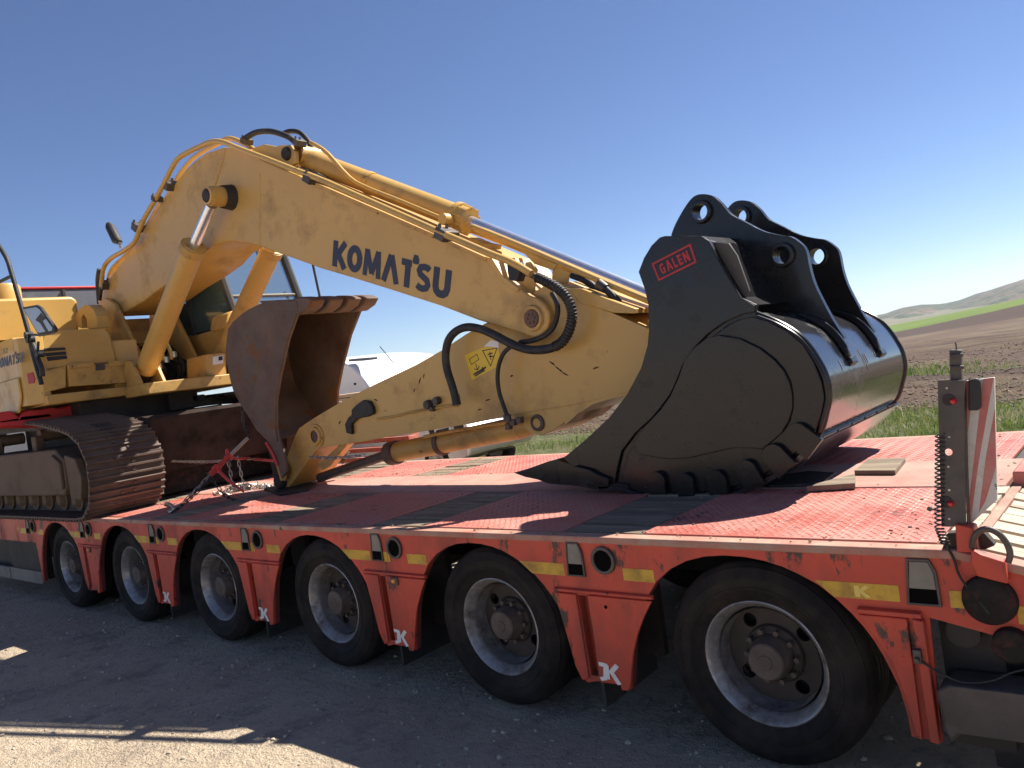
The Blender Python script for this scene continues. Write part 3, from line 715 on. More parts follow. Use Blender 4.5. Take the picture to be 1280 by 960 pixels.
# ================================================================== WARNING POST
WP = thing('warning_post', 'leaning dusty steel marker post with red lights and striped board on the trailer rail', 'marker post', (.74, 0, .88))
a = [(0.737,1.428),(0.809,1.421),(0.762,0.964),(0.692,0.962)]
hl = [(0.741,1.200)]
MB().prism(a, -.004, .002, holes=[circ(hl[0], .011, 14)]).build('post_plate', 'postmetal', WP, bevel=.001)
b = [(0.777,1.517),(0.810,1.513),(0.799,1.416),(0.768,1.419)]
MB().prism(b, .012, .036).build('post_tube', 'postmetal', WP, bevel=.003)
MB().prism([(a[1][0]-.004, a[1][1]), (a[1][0], a[1][1]), (a[2][0], a[2][1]-.05), (a[2][0]-.004, a[2][1]-.05)], .003, .04).build('post_flange', 'postmetal', WP)
t = [(0.796,0.020,1.508),(0.796,0.020,1.530),(0.795,0.020,1.538)]
MB().tube(t, .0022, 6).build('antenna_rod', 'steel', WP)
mb = MB()
c = [(0.781,0.010,1.500),(0.814,0.010,1.497),(0.775,0.010,1.464),(0.812,0.010,1.459)]
mb.cyl(c[0], c[1], .006, 8); mb.cyl(c[2], c[3], .006, 8); mb.build('clamp_bolts', 'steel', WP)
for q in [(0.773,0.000,1.359),(0.728,0.000,1.037)]:
    h = MB().lathe([(-.007, .0001), (-.0065, .018), (-.001, .020)], (q[0]-.012, 0, q[2]+.005), n=20).build('lamp_base', 'dark', WP)
    MB().lathe([(-.020, .0001), (-.018, .006), (-.010, .0095), (-.005, .010)], q, n=16).build('red_lens', 'lens_red', h, loc=(0, 0, 0))
mb = MB()
for q in [(0.760,0.000,1.401),(0.749,0.000,1.248),(0.735,0.000,1.154),(0.729,0.000,1.080),(0.718,0.000,0.988)]: mb.lathe([(-.006, .0001), (-.006, .0035)], q, n=8)
mb.build('screw_heads', 'chain', WP)
bd = [(0.807,1.415),(0.885,1.418),(0.849,1.040),(0.758,0.953)]
MB().prism(bd, .030, .046).build('striped_board', 'striped_white', WP, bevel=.002)
# diagonal red stripes clipped in board coordinates
P0, P1, P2, P3 = [Vector((q[0], q[1])) for q in bd]
def bpt(s_, t_):  # s across 0..1, t down 0..1
    return (P0.lerp(P1, s_)).lerp(P3.lerp(P2, s_), t_)
mb = MB()
for (s0, s1, t0_, t1_) in ((0, .40, -.15, None), ):
    pass
for k, (ta, tb, wd) in enumerate(((.62, 0.0, .42), (1.02, .30, .44))):
    pass
strp = [[(.62, .0), (.98, .0), (.42, .60), (.10, 1.0), (.0, 1.0), (.0, .93), (.40, .35)],
        [(.0, .0), (.22, .0), (.16, .22), (.0, .42)],
        [(1.0, .25), (1.0, .72), (.62, .93), (.40, .97), (.66, .60)]]
for k, sp_ in enumerate(strp):
    mb.prism([tuple(bpt(*q)) for q in sp_], .0290, .0300)
mb.build('red_stripe', 'striped_red', WP)
lm = [(0.819,1.419),(0.843,1.422),(0.850,1.409),(0.842,1.333),(0.834,1.323),(0.808,1.325)]
MB().prism(lm, .006, .029).build('lamp_block', 'rubber', WP, bevel=.004)
pf = [(.735, .975), (.785, .965), (.790, .885), (.730, .885)]
MB().prism(pf, -.02, .04).build('post_foot', 'red', WP, bevel=.004)
MB().prism([(.70, .935), (.80, .945), (.83, .90), (.80, .885), (.68, .885)], .02, .06).build('foot_clamp', 'dark', WP, bevel=.004)
# coiled cable
ca = [(0.724,-0.006,1.260),(0.686,-0.006,0.958),(0.698,-0.006,0.907)]
pa = [Vector(q) for q in ca]; path = []
turns = 26
for k in range(turns*10+1):
    t_ = k/(turns*10); P_ = pa[0].lerp(pa[1], t_/.8) if t_ < .8 else pa[1].lerp(pa[2], (t_-.8)/.2)
    an = 2*pi*turns*t_; path.append(P_+Vector((.0125*cos(an), .010*sin(an), 0)))
CC = MB().tube(path, .0030, 6).build('coiled_cable', 'rubber', WP)
MB().tube(smooth_path([pa[2], (pa[2].x+.02, -.012, pa[2].z-.05), (pa[2].x+.035, -.02, .80), (.80, -.03, .70)], 5), .004, 6).build('cable', 'rubber', WP)
wb = [(0.667,-0.010,1.021),(0.691,-0.010,1.016)]
mb = MB(); mb.cyl(wb[0], wb[1], .0035, 8); mb.lathe([(-.005, .0001), (-.005, .008), (.005, .008), (.005, .0001)], wb[0], n=8); mb.build('wing_bolt', 'steel', WP)

# ================================================================== BLACK BUCKET
BY0, BY1 = .86, 2.18
B = thing('excavator_bucket', 'new glossy black excavator bucket with two pin ears resting on the trailer deck', 'bucket', (-.5, 1.52, DZ))
side = [(-0.771,2.053),(-0.726,2.119),(-0.675,2.171),(-0.624,2.200),(-0.592,2.202),(-0.399,2.159),(-0.362,2.124),(-0.323,2.018),(-0.240,1.830),(-0.171,1.784),(-0.181,1.744),(-0.091,1.692),(-0.006,1.625),(0.040,1.563),(0.074,1.493),(0.099,1.418),(0.101,1.327),(0.077,1.249),(0.041,1.167),(-0.031,1.097),(-0.107,1.036),(-0.203,0.981),(-0.362,0.913),(-0.471,0.886),(-0.619,0.862),(-0.789,0.871),(-0.922,0.889),(-1.077,0.929),(-1.208,0.935),(-1.349,1.016),(-1.431,1.102),(-1.262,1.196),(-1.081,1.310),(-0.942,1.431),(-0.837,1.557),(-0.780,1.669),(-0.758,1.750),(-0.741,1.881),(-0.751,1.966)]
def offs(poly, d):  # simple inward/outward offset for closed polygon
    n = len(poly); out = []
    A = sum(poly[i][0]*poly[(i+1) % n][1]-poly[(i+1) % n][0]*poly[i][1] for i in range(n)); sg = 1 if A > 0 else -1
    for i in range(n):
        p0, p1, p2 = Vector(poly[i-1]), Vector(poly[i]), Vector(poly[(i+1) % n])
        a_ = (p1-p0).normalized(); b_ = (p2-p1).normalized(); t_ = (a_+b_).normalized()
        nn = Vector((t_.y, -t_.x))*sg; out.append(tuple(p1+nn*d))
    return out
MB().prism(side, BY0, BY0+.030).build('side_plate', 'black', B, bevel=.005)
MB().prism(side, BY1-.030, BY1).build('side_plate', 'black', B, bevel=.005)
upper = [(-1.201,0.938),(-1.342,1.017),(-1.423,1.103),(-1.254,1.197),(-1.074,1.311),(-0.936,1.431),(-0.831,1.558),(-0.774,1.669),(-0.752,1.749),(-0.735,1.880),(-0.745,1.965),(-0.765,2.052),(-0.721,2.118),(-0.670,2.169),(-0.618,2.199),(-0.586,2.200),(-0.394,2.158),(-0.357,2.123),(-0.318,2.017),(-0.236,1.829),(-0.175,1.781),(-0.183,1.752),(-0.256,1.748),(-0.332,1.729),(-0.428,1.684),(-0.520,1.616),(-0.590,1.543),(-0.638,1.466),(-0.685,1.401),(-0.751,1.339),(-0.817,1.285),(-0.915,1.223),(-1.023,1.124),(-1.063,1.037),(-1.093,0.954)]
MB().prism(upper, BY0-.018, BY0-.001).build('side_cheek', 'black', B, bevel=.004)
wearA = [(-1.054,0.960),(-1.026,1.034),(-0.993,1.111),(-0.893,1.202),(-0.796,1.264),(-0.729,1.322),(-0.663,1.388),(-0.617,1.453),(-0.569,1.530),(-0.500,1.602),(-0.417,1.667),(-0.326,1.713),(-0.253,1.733),(-0.189,1.735),(-0.119,1.705),(-0.033,1.644),(0.030,1.573),(0.066,1.489),(0.086,1.403),(0.090,1.323),(0.066,1.249),(0.030,1.171),(-0.037,1.108),(-0.116,1.047),(-0.213,0.993),(-0.350,0.933),(-0.467,0.907),(-0.605,0.887),(-0.774,0.892),(-0.906,0.910)]
MB().prism(offs(wearA, -.004), BY0-.018, BY0-.001).build('wear_plate', 'black', B, bevel=.005)
wearB = [(-1.005,0.970),(-0.977,1.048),(-0.945,1.090),(-0.917,1.110),(-0.832,1.090),(-0.717,1.073),(-0.602,1.078),(-0.489,1.098),(-0.372,1.117),(-0.279,1.113),(-0.228,1.103),(-0.176,1.139),(-0.120,1.181),(-0.084,1.227),(-0.060,1.289),(-0.052,1.348),(-0.055,1.407),(-0.073,1.465),(-0.111,1.521),(-0.172,1.581),(-0.263,1.639),(-0.361,1.668),(-0.438,1.663),(-0.504,1.627),(-0.566,1.571),(-0.616,1.483),(-0.675,1.398),(-0.741,1.333),(-0.850,1.252),(-0.942,1.172),(-0.994,1.096),(-1.029,0.979)]
innr = [(-0.917,1.110),(-0.832,1.090),(-0.717,1.073),(-0.602,1.078),(-0.489,1.098),(-0.372,1.117),(-0.279,1.113),(-0.228,1.103),(-0.176,1.139),(-0.120,1.181),(-0.084,1.227),(-0.060,1.289),(-0.052,1.348),(-0.055,1.407),(-0.073,1.465),(-0.111,1.521),(-0.172,1.581),(-0.263,1.639),(-0.361,1.668),(-0.438,1.663),(-0.504,1.627),(-0.566,1.571),(-0.616,1.483),(-0.675,1.398),(-0.741,1.333),(-0.850,1.252),(-0.932,1.171)]
MB().prism(innr, BY0-.034, BY0-.0185).build('wear_plate', 'black', B, bevel=.004)
# bead along inner rim of the shell
bead = [(-0.173,1.728),(-0.087,1.681),(-0.009,1.619),(0.037,1.557),(0.071,1.488),(0.097,1.413),(0.100,1.329),(0.075,1.251),(0.039,1.170)]
def shifty(pts, y): return [(q[0], y, q[1]) for q in pts]
MB().tube(smooth_path(shifty(bead, BY0-.006), 4), .010, 8).build('weld_bead', 'black', B)
# heel shrouds
for (cu, w_, h_, ang) in zip([(-0.816,0.954),(-0.654,0.943),(-0.481,0.953),(-0.312,0.993),(-0.161,1.058),(-0.035,1.147)], (.095, .095, .10, .105, .115, .12), (.12, .12, .12, .135, .15, .155), (0, 2, 8, 20, 38, 48)):
    o = [(-w_/2, -h_/2), (w_/2, -h_/2), (w_/2, h_/2-w_*.45)]+arc(0, h_/2-w_*.45, w_/2, w_*.45, 12, 168, 8)+[(-w_/2, h_/2-w_*.45)]
    an = radians(ang)
    pts = [(cu[0]+x*cos(an)-z*sin(an), cu[1]+x*sin(an)+z*cos(an)) for x, z in o]
    MB().prism(pts, BY0-.050, BY0-.0215).build('heel_shroud', 'black', B, bevel=.005)
# shell
shell = side[9:29]
prof = side[10:29]
inner = offs(side, -.022)[10:29]
mb = MB(); pr = smooth_path([(q[0], 0, q[1]) for q in prof], 3); pr2 = smooth_path([(q[0], 0, q[1]) for q in inner], 3)
loop = [(q.x, q.z) for q in pr]+[(q.x, q.z) for q in pr2][::-1]
n = len(loop); vs = [(q[0], BY0+.001, q[1]) for q in loop]+[(q[0], BY1-.001, q[1]) for q in loop]
mb.add(vs, [(i, (i+1) % n, n+(i+1) % n, n+i) for i in range(n)], True); mb.build('shell', 'gloss', B, sharp=30)
# edge rolls at the shell ends
for y in (BY0+.015, BY1-.015):
    MB().tube([(q.x, y, q.z) for q in pr], .012, 8).build('shell_rim', 'black', B)
# wear strips round the heel
hs = [(q.x, q.z) for q in pr]
i0 = next(i for i, q in enumerate(hs) if q[1] < 1.165 and q[0] > -.05)
seg = hs[i0:]
out2 = []
for i, q in enumerate(seg):
    a_ = Vector(seg[max(i-1, 0)]); b_ = Vector(seg[min(i+1, len(seg)-1)]); t_ = (b_-a_).normalized(); nn = Vector((-t_.y, t_.x))
    cc = Vector((-.45, 1.35))
    if nn.dot(Vector(q)-cc) < 0: nn = -nn
    out2.append(tuple(Vector(q)+nn*.026))
MB().prism(seg+out2[::-1], BY0-.02, BY1+.005, smooth=True).build('heel_plate', 'gloss', B, bevel=.003)
e = out2[0]; rd = Vector((e[0]+.45, e[1]-1.35)).normalized()
mb = MB()
for k in range(6):
    y0 = BY0+.03+k*.212; mb.box((e[0]-.004, y0, e[1]+.010), (e[0]+.006, y0+.18, e[1]+.018))
mb.build('weld_seam', 'steel', B)
for (y_, za_, zb_) in ((.99, 1.44, 1.40), (1.10, 1.47, 1.41), (1.44, 1.50, 1.41), (1.47, 1.49, 1.37), (1.50, 1.47, 1.40), (1.66, 1.48, 1.44), (1.36, 1.37, 1.33), (1.71, 1.47, 1.45), (1.40, 1.49, 1.47)):
    sg_ = [q for q in hs if zb_ <= q[1] <= za_ and q[0] > -.1]
    if len(sg_) > 1: MB().prism(sg_+[(q[0]+.0022, q[1]+.0006) for q in sg_][::-1], y_, y_+.0035).build('paint_run', 'lidgrey', B)
# back plate between the side plates up to the hinge
bk = side[4:10]
bo = offs(side, -.02)[4:10]
MB().prism(bk+bo[::-1], BY0+.031, BY1-.031).build('back_plate', 'black', B)
gs = [(-0.385,2.130),(-0.284,2.100),(-0.252,2.036),(-0.214,1.855),(-0.241,1.833),(-0.260,1.844)]
MB().prism(gs, .900, .915).build('gusset', 'gussetrefl', B, bevel=.003)
# ears
ear = [(-0.767,2.258),(-0.734,2.309),(-0.668,2.382),(-0.608,2.429),(-0.555,2.433),(-0.497,2.409),(-0.450,2.355),(-0.410,2.290),(-0.334,2.230),(-0.248,2.164),(-0.164,2.125),(-0.113,2.106),(-0.074,2.069),(-0.048,2.024),(-0.041,1.926),(-0.028,1.847),(-0.003,1.767),(0.034,1.665),(0.078,1.568),(0.009,1.537),(-0.146,1.573),(-0.301,1.669),(-0.421,1.751),(-0.540,1.878),(-0.653,2.074),(-0.755,2.206)]
earS = [(q.x, q.z) for q in smooth_path([(q[0], 0, q[1]) for q in ear[:19]], 3)]+ear[19:]
pc = [(-0.568,2.339),(-0.163,2.023)]
for y in (1.27, 1.77):
    e_ = MB().prism(earS, y-.02, y+.02, holes=[circ(pc[0], .044, 22), circ(pc[1], .044, 22)]).build('ear', 'black', B, bevel=.004)
    for c_ in pc:
        for s0, s1 in ((y-.045, y-.021), (y+.021, y+.05)):
            MB().lathe([(s0, .044), (s0, .058), (s0+.006, .062), (s1, .064), (s1, .044)], (c_[0], 0, c_[1]), n=30, closed=True).build('pin_boss', 'black', e_, loc=(0, 0, 0))
# reinforcing straps below the ears running over the shell
for y in (1.27, 1.77):
    ia = min(range(len(hs)), key=lambda i: hypot(hs[i][0]+.13, hs[i][1]-1.70)); ib = min(range(len(hs)), key=lambda i: hypot(hs[i][0]-.125, hs[i][1]-1.44))
    inn_ = hs[ia:ib+1]; nn_ = len(inn_); out_ = []
    for i, q in enumerate(inn_):
        a_ = Vector(inn_[max(i-1, 0)]); b_ = Vector(inn_[min(i+1, nn_-1)]); t_ = (b_-a_).normalized(); n2 = Vector((-t_.y, t_.x))
        if n2.dot(Vector(q)-Vector((-.45, 1.35))) < 0: n2 = -n2
        out_.append(tuple(Vector(q)+n2*(.034*min(1, .35+3*min(i, nn_-1-i)/nn_))))
    MB().prism(inn_+out_[::-1], y-.055, y-.022).build('ear_strap', 'black', B, bevel=.006)
    e_ = inn_[-1]
    MB().prism([(e_[0]-.02, e_[1]+.01), (e_[0]+.012, e_[1]+.03), (e_[0]+.022, e_[1]+.0), (e_[0], e_[1]-.02)], y-.055, y+.03).build('strap_foot', 'black', B, bevel=.004)
# cross tube between the ears
c_ = ((pc[0][0]+pc[1][0])/2-.06, (pc[0][1]+pc[1][1])/2-.16)
MB().cyl((c_[0], 1.29, c_[1]), (c_[0], 1.75, c_[1]), .09, 28).build('cross_tube', 'black', B)
# cutting edge and teeth
lip = [(side[28][0], side[28][1]+.0), (side[30][0]+.02, side[30][1]-.01), (side[30][0]+.0, side[30][1]-.045), (side[28][0], side[28][1]-.045)]
LX, LZ = side[27]
MB().prism([(LX+.06, DZ+.012), (LX-.22, DZ+.055), (LX-.24, DZ+.075), (LX-.20, DZ+.095), (LX+.06, DZ+.055)], BY0-.012, BY1+.012).build('cutting_edge', 'black', B, bevel=.004)
tooth = [(-1.828,1.023),(-1.729,1.040),(-1.638,1.062),(-1.549,1.083),(-1.476,1.095),(-1.356,1.058),(-1.249,1.032),(-1.206,0.999),(-1.134,0.980),(-1.143,0.926),(-1.220,0.918),(-1.305,0.932),(-1.388,0.943),(-1.473,0.949),(-1.561,0.955),(-1.641,0.980),(-1.737,0.996)]
Tc = (BY1-BY0-.14)/4
for k in range(5):
    y0 = BY0-.02+k*Tc
    ad = MB().prism(tooth[4:14], y0, y0+.14).build('tooth_adapter', 'black', B, bevel=.008)
    tp_ = tooth[13:]+tooth[:5]
    mb = MB(); n = len(tp_)
    def ty_(q, s): t_ = (q[0]-tooth[0][0])/(tooth[4][0]-tooth[0][0]); w2 = .055+.018*max(0, min(1, t_)); return (q[0], y0+.07+s*w2, q[1]+(0.0))
    vs = [ty_(q, -1) for q in tp_]+[ty_(q, 1) for q in tp_]
    tri = tessellate_polygon([[Vector((q[0], q[1], 0)) for q in tp_]])
    mb.add(vs, [tuple(t_) for t_ in tri]+[(t_[0]+n, t_[2]+n, t_[1]+n) for t_ in tri]+[(i, (i+1) % n, n+(i+1) % n, n+i) for i in range(n)])
    mb.build('tooth', 'black', B, bevel=.004)
MB().prism([(-1.334,1.059),(-1.228,1.033),(-1.179,1.005),(-1.114,0.981),(-1.121,0.941),(-1.191,0.964),(-1.274,0.989),(-1.342,1.013)], BY0-.045, BY0-.021).build('side_cutter', 'black', B, bevel=.004)
# logo sticker
q = [(-0.675,0.842,2.076),(-0.457,0.842,2.128),(-0.440,0.842,2.040),(-0.652,0.842,1.990)]
Q = [Vector(x_) for x_ in q]
def quadbar(Q, a, b, w, mb, off):
    A_, B_ = Q[a], Q[b]; d_ = (B_-A_).normalized(); nn = Vector((0, -1, 0)); s_ = d_.cross(nn)*w
    mb.add([A_-s_-d_*w+nn*off, B_-s_+d_*w+nn*off, B_+s_+d_*w+nn*off, A_+s_-d_*w+nn*off, A_-s_-d_*w, B_-s_+d_*w, B_+s_+d_*w, A_+s_-d_*w], [(0, 1, 2, 3), (0, 1, 5, 4), (1, 2, 6, 5), (2, 3, 7, 6), (3, 0, 4, 7)])
mb = MB()
for k in range(4): quadbar(Q, k, (k+1) % 4, .0045, mb, .0014+.0003*k)
mb.build('logo_frame', 'redprint', B)
O_ = Q[3].lerp(Q[2], .12).lerp(Q[0].lerp(Q[1], .12), .2)
ex_ = (Q[2]-Q[3])*.80; ey_ = (Q[0]-Q[3])*.60
lettering('GaLEN', O_, ex_, ey_, (0, -1, 0), 'redprint', B, 'logo', gap=.16)

# ================================================================== LOOSE BOARDS ON DECK
def flatboard(pts, z0, z1, mat, label, cat='board', grp='loose grey boards on the deck', name='loose_board'):
    o = MB().prism(pts, z0, z1, axis='z').build(name, mat, bevel=.003); tag(o, label, cat, grp); return o
flatboard([(0.044,1.236),(0.019,1.561),(0.200,1.551),(0.237,1.214)], DZ+.007, DZ+.030, 'wood', 'square tan board lying flat on the deck between the bucket and the marker post')
flatboard([(-0.054,0.850),(0.029,1.044),(0.078,1.134),(0.146,0.910)], DZ+.007, DZ+.034, 'wood', 'grey board half under the rear of the black bucket')
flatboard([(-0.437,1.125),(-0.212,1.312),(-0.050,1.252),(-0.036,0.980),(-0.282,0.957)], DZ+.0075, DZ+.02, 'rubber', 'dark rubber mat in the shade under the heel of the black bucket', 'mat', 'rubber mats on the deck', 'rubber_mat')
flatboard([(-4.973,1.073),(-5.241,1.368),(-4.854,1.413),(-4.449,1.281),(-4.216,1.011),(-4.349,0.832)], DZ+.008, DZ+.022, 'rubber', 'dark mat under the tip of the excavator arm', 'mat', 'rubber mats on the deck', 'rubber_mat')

# ================================================================== EXCAVATOR
E = thing('excavator', 'yellow tracked excavator with dusty tracks and rusty bucket, its boom reaching over the trailer', 'excavator', (-8, 1.3, DZ))
BN, BF = 1.05, 1.55      # boom faces
boom = [(-7.702,3.035),(-7.593,3.097),(-7.362,3.214),(-7.026,3.313),(-6.702,3.423),(-6.386,3.549),(-6.086,3.670),(-5.827,3.752),(-5.596,3.828),(-5.426,3.879),(-5.255,3.905),(-5.034,3.921),(-4.743,3.886),(-4.505,3.809),(-4.171,3.601),(-3.795,3.395),(-3.523,3.224),(-3.096,2.979),(-2.704,2.766),(-2.381,2.584),(-2.244,2.512),(-1.973,2.357),(-1.921,2.337),(-1.886,2.274),(-1.830,2.213),(-1.728,2.130),(-1.661,2.078),(-1.603,2.049),(-1.561,2.008),(-1.534,1.955),(-1.536,1.907),(-1.564,1.858),(-1.619,1.826),(-1.696,1.822),(-1.778,1.863),(-1.902,1.911),(-2.115,1.994),(-2.435,2.140),(-2.952,2.350),(-3.306,2.491),(-3.671,2.633),(-3.961,2.760),(-4.410,2.950),(-4.577,3.019),(-4.840,3.097),(-5.077,3.126),(-5.298,3.100),(-5.529,3.021),(-5.823,2.971),(-6.250,2.923),(-6.620,2.865),(-7.006,2.828),(-7.366,2.815),(-7.555,2.861)]
bs = [(q.x, q.z) for q in smooth_path([(q[0], 0, q[1]) for q in boom[:47]], 2)]+boom[47:]
MB().prism(boom, BN, BF).build('boom', 'yellow', E, bevel=.010)
MB().tube(shifty([(-4.272,3.537),(-4.430,2.968)], BN-.001), .005, 6).build('weld_seam', 'yellow', E)
MB().tube(smooth_path(shifty([(-4.734,3.869),(-4.785,3.787),(-4.899,3.679),(-4.994,3.591)], BN-.001), 4), .007, 6).build('weld_seam', 'yellow', E)
# top flange of the boom tip and the far tip cheek
tf = [(-1.978,2.374),(-1.912,2.360),(-1.837,2.224),(-1.724,2.129),(-1.753,2.109),(-1.856,2.197),(-1.930,2.303)]
MB().prism(tf, BN-.012, BF+.012).build('tip_flange', 'yellow', E, bevel=.004)
# boom tip pin
bp_ = [(-1.658,1.936)][0]
o = MB().lathe([(BN-.012, .0001), (BN-.012, .055), (BN-.020, .060), (BN-.020, .075), (BN-.002, .082)], (bp_[0], 0, bp_[1]), n=32).build('tip_pin', 'yellow', E)
MB().lathe([(BN-.024, .0001), (BN-.022, .050), (BN-.012, .056)], (bp_[0], 0, bp_[1]), n=28).build('pin_cap', 'rusty', o, loc=(0, 0, 0))
for k in range(6):
    a_ = k*pi/3; MB().cyl((bp_[0]+.028*cos(a_), BN-.024, bp_[1]+.028*sin(a_)), (bp_[0]+.028*cos(a_), BN-.031, bp_[1]+.028*sin(a_)), .008, 6).build('bolt', 'rusty', o, loc=(0, 0, 0)) if k < 6 else None
# KOMATSU on the boom
q = [Vector(x_) for x_ in [(-3.515,1.050,2.621),(-2.339,1.050,2.162),(-2.283,1.050,2.323),(-3.450,1.050,2.804)]]
lettering("KOMAT'SU", q[0], q[1]-q[0], (q[3]-q[0]), (0, -1, 0), 'navy', E, 'brand_name')
# arm
AN, AF = 1.10, 1.50
armp = [(-4.735,0.956),(-4.690,1.032),(-4.561,1.196),(-4.427,1.342),(-4.339,1.412),(-4.141,1.473),(-3.795,1.565),(-3.475,1.639),(-3.224,1.694),(-2.809,1.774),(-2.533,1.843),(-2.287,1.920),(-2.110,1.964),(-1.928,2.004),(-1.747,2.077),(-1.515,2.135),(-1.394,2.070),(-1.349,1.991),(-1.125,1.885),(-0.902,1.761),(-0.790,1.705),(-0.732,1.610),(-0.810,1.487),(-0.949,1.438),(-1.099,1.420),(-1.233,1.409),(-1.350,1.390),(-1.475,1.342),(-1.577,1.280),(-1.666,1.236),(-1.746,1.215),(-1.835,1.220),(-1.900,1.265),(-1.989,1.328),(-2.055,1.343),(-2.386,1.322),(-2.769,1.300),(-3.274,1.275),(-3.466,1.260),(-3.770,1.243),(-4.013,1.241),(-4.139,1.220),(-4.341,1.093),(-4.524,0.973),(-4.624,0.912),(-4.707,0.920)]
MB().prism(armp, AN, AF).build('arm', 'yellow', E, bevel=.008)
# arm top cover plate, lit edge
tp = [(-1.391,2.070),(-1.306,2.055),(-1.151,1.973),(-0.968,1.883),(-0.972,1.857),(-1.112,1.883),(-1.337,1.980)]
MB().prism(tp, AN-.006, AF+.006).build('arm_flange', 'yellow', E, bevel=.003)
bt = [(-1.092,1.425),(-1.225,1.414),(-1.342,1.395),(-1.467,1.348),(-1.569,1.286),(-1.566,1.266),(-1.459,1.328),(-1.339,1.376),(-1.223,1.395),(-1.090,1.407)]
MB().prism(bt, AN-.004, AF+.004).build('arm_flange', 'yellow', E)
# arm weld line near bottom and long pipe
MB().tube(smooth_path(shifty([(-2.003,1.356),(-1.709,1.371),(-1.461,1.386),(-1.226,1.409),(-1.060,1.427)], AN-.001), 3), .004, 6).build('weld_seam', 'yellow', E)
MB().tube(smooth_path(shifty([(-2.446,1.455),(-2.570,1.459),(-2.692,1.452),(-2.902,1.444),(-3.125,1.425),(-3.310,1.420)], AN-.012), 4), .009, 8).build('grease_pipe', 'yellow_worn', E)
mb = MB()
for (q, r_) in zip([(-2.723,1.484),(-2.630,1.504),(-2.681,1.452)], (.035, .03, .02)): mb.lathe([(AN-.05, .0001), (AN-.045, r_*.8), (AN-.02, r_), (AN, r_*.9)], (q[0], 0, q[1]), n=14)
mb.build('pipe_fitting', 'steel', E)
mb = MB(); mb.prism([(-3.568,1.512),(-3.490,1.550),(-3.416,1.574),(-3.344,1.556),(-3.317,1.511),(-3.319,1.463),(-3.399,1.444),(-3.476,1.443),(-3.537,1.435),(-3.580,1.463)], AN-.035, AN-.001)
mb.prism([(-3.566,1.481),(-3.505,1.445),(-3.604,1.402),(-3.614,1.321),(-3.680,1.337),(-3.683,1.407),(-3.632,1.454)], AN-.03, AN-.002); mb.build('torn_cover', 'rubber', E, bevel=.006)
# arm tip bosses
c1 = [(-4.104,1.334)][0]
o = MB().lathe([(AN-.03, .048), (AN-.035, .055), (AN-.03, .072), (AN-.012, .078), (AN-.012, .092), (AN-.001, .095)], (c1[0], 0, c1[1]), n=32).build('link_boss', 'yellow_worn', E)
MB().lathe([(AN-.022, .0001), (AN-.022, .047)], (c1[0], 0, c1[1]), n=24).build('pin_cap', 'rusty', o, loc=(0, 0, 0))
c2 = [(-4.699,0.973)][0]
MB().lathe([(AN-.06, .0001), (AN-.06, .05), (AN-.05, .062), (AN-.001, .065)], (c2[0], 0, c2[1]), n=24).build('tip_boss', 'dark', E)
c3 = [(-1.780,1.291)][0]
o = MB().lathe([(AN-.014, .03), (AN-.018, .036), (AN-.012, .052), (AN-.001, .054)], (c3[0], 0, c3[1]), n=24).build('cylinder_pin', 'rusty', E)
MB().lathe([(AN-.012, .0001), (AN-.012, .030)], (c3[0], 0, c3[1]), n=20).build('pin_cap', 'yellow_worn', o, loc=(0, 0, 0))
# chipped and scratched paint
rs2 = random.Random(21)
for (u_, ang_, ln_) in [(q_, a_, l_) for q_, a_, l_ in zip([(-1.603,1.648),(-1.556,1.604),(-1.513,1.570),(-2.793,1.658),(-2.745,1.687),(-2.865,1.595),(-1.937,1.604),(-1.287,1.584),(-3.301,1.562),(-3.463,1.483),(-2.172,1.468),(-2.256,1.411),(-3.778,1.423)], (-.6, -.7, -.5, 1.0, 1.1, .9, .3, .2, -.4, -.9, .1, .1, .6), (.05, .09, .05, .06, .04, .03, .03, .05, .05, .04, .05, .04, .05))]:
    pts_ = []
    for k_ in range(9):
        t_ = k_/8; w2 = .006*sin(pi*t_)*rs2.uniform(.5, 1.3)+.0006; pts_.append((t_, w2))
    o_ = [(u_[0]+(t_-.5)*ln_*cos(ang_)-w2*sin(ang_), u_[1]+(t_-.5)*ln_*sin(ang_)+w2*cos(ang_)) for t_, w2 in pts_]+[(u_[0]+(t_-.5)*ln_*cos(ang_)+w2*sin(ang_)*.6, u_[1]+(t_-.5)*ln_*sin(ang_)-w2*cos(ang_)*.6) for t_, w2 in pts_[::-1]]
    MB().prism(o_, AN-.0012, AN+.001).build('paint_chip', 'greasy', E)
# warning sticker
q = [Vector(x_) for x_ in [(-2.322,1.100,1.784),(-2.022,1.100,1.837),(-2.002,1.100,1.688),(-2.289,1.100,1.613)]]
def qpt(a, b): return (q[0].lerp(q[1], a)).lerp(q[3].lerp(q[2], a), b)
def decal(pts, off, mat, parent, name, th=.0006):
    tri = tessellate_polygon([[Vector((p_.x, p_.z, 0)) for p_ in pts]]); n = len(pts)
    return MB().add([p_+Vector((0, -off, 0)) for p_ in pts]+[p_+Vector((0, -off+th, 0)) for p_ in pts], [tuple(t_) for t_ in tri]+[(i, (i+1) % n, n+(i+1) % n, n+i) for i in range(n)]).build(name, mat, parent, loc=(0, 0, 0) if parent is not E else None)
stk = decal([qpt(0, 0), qpt(.88, 0), qpt(1, .2), qpt(1, 1), qpt(0, 1)], .0022, 'stickeryel', E, 'warning_sticker')
def lines(pts, w, k, closed=False):
    P_ = [qpt(*p_) for p_ in pts]
    if closed: P_ = P_+[P_[0]]
    for a_, b_ in zip(P_, P_[1:]):
        d_ = (b_-a_).normalized(); s_ = Vector((-d_.z, 0, d_.x))*w
        decal([a_-s_-d_*w, b_-s_+d_*w, b_+s_+d_*w, a_+s_-d_*w], .0030, 'stickerblack', stk, 'pictogram')
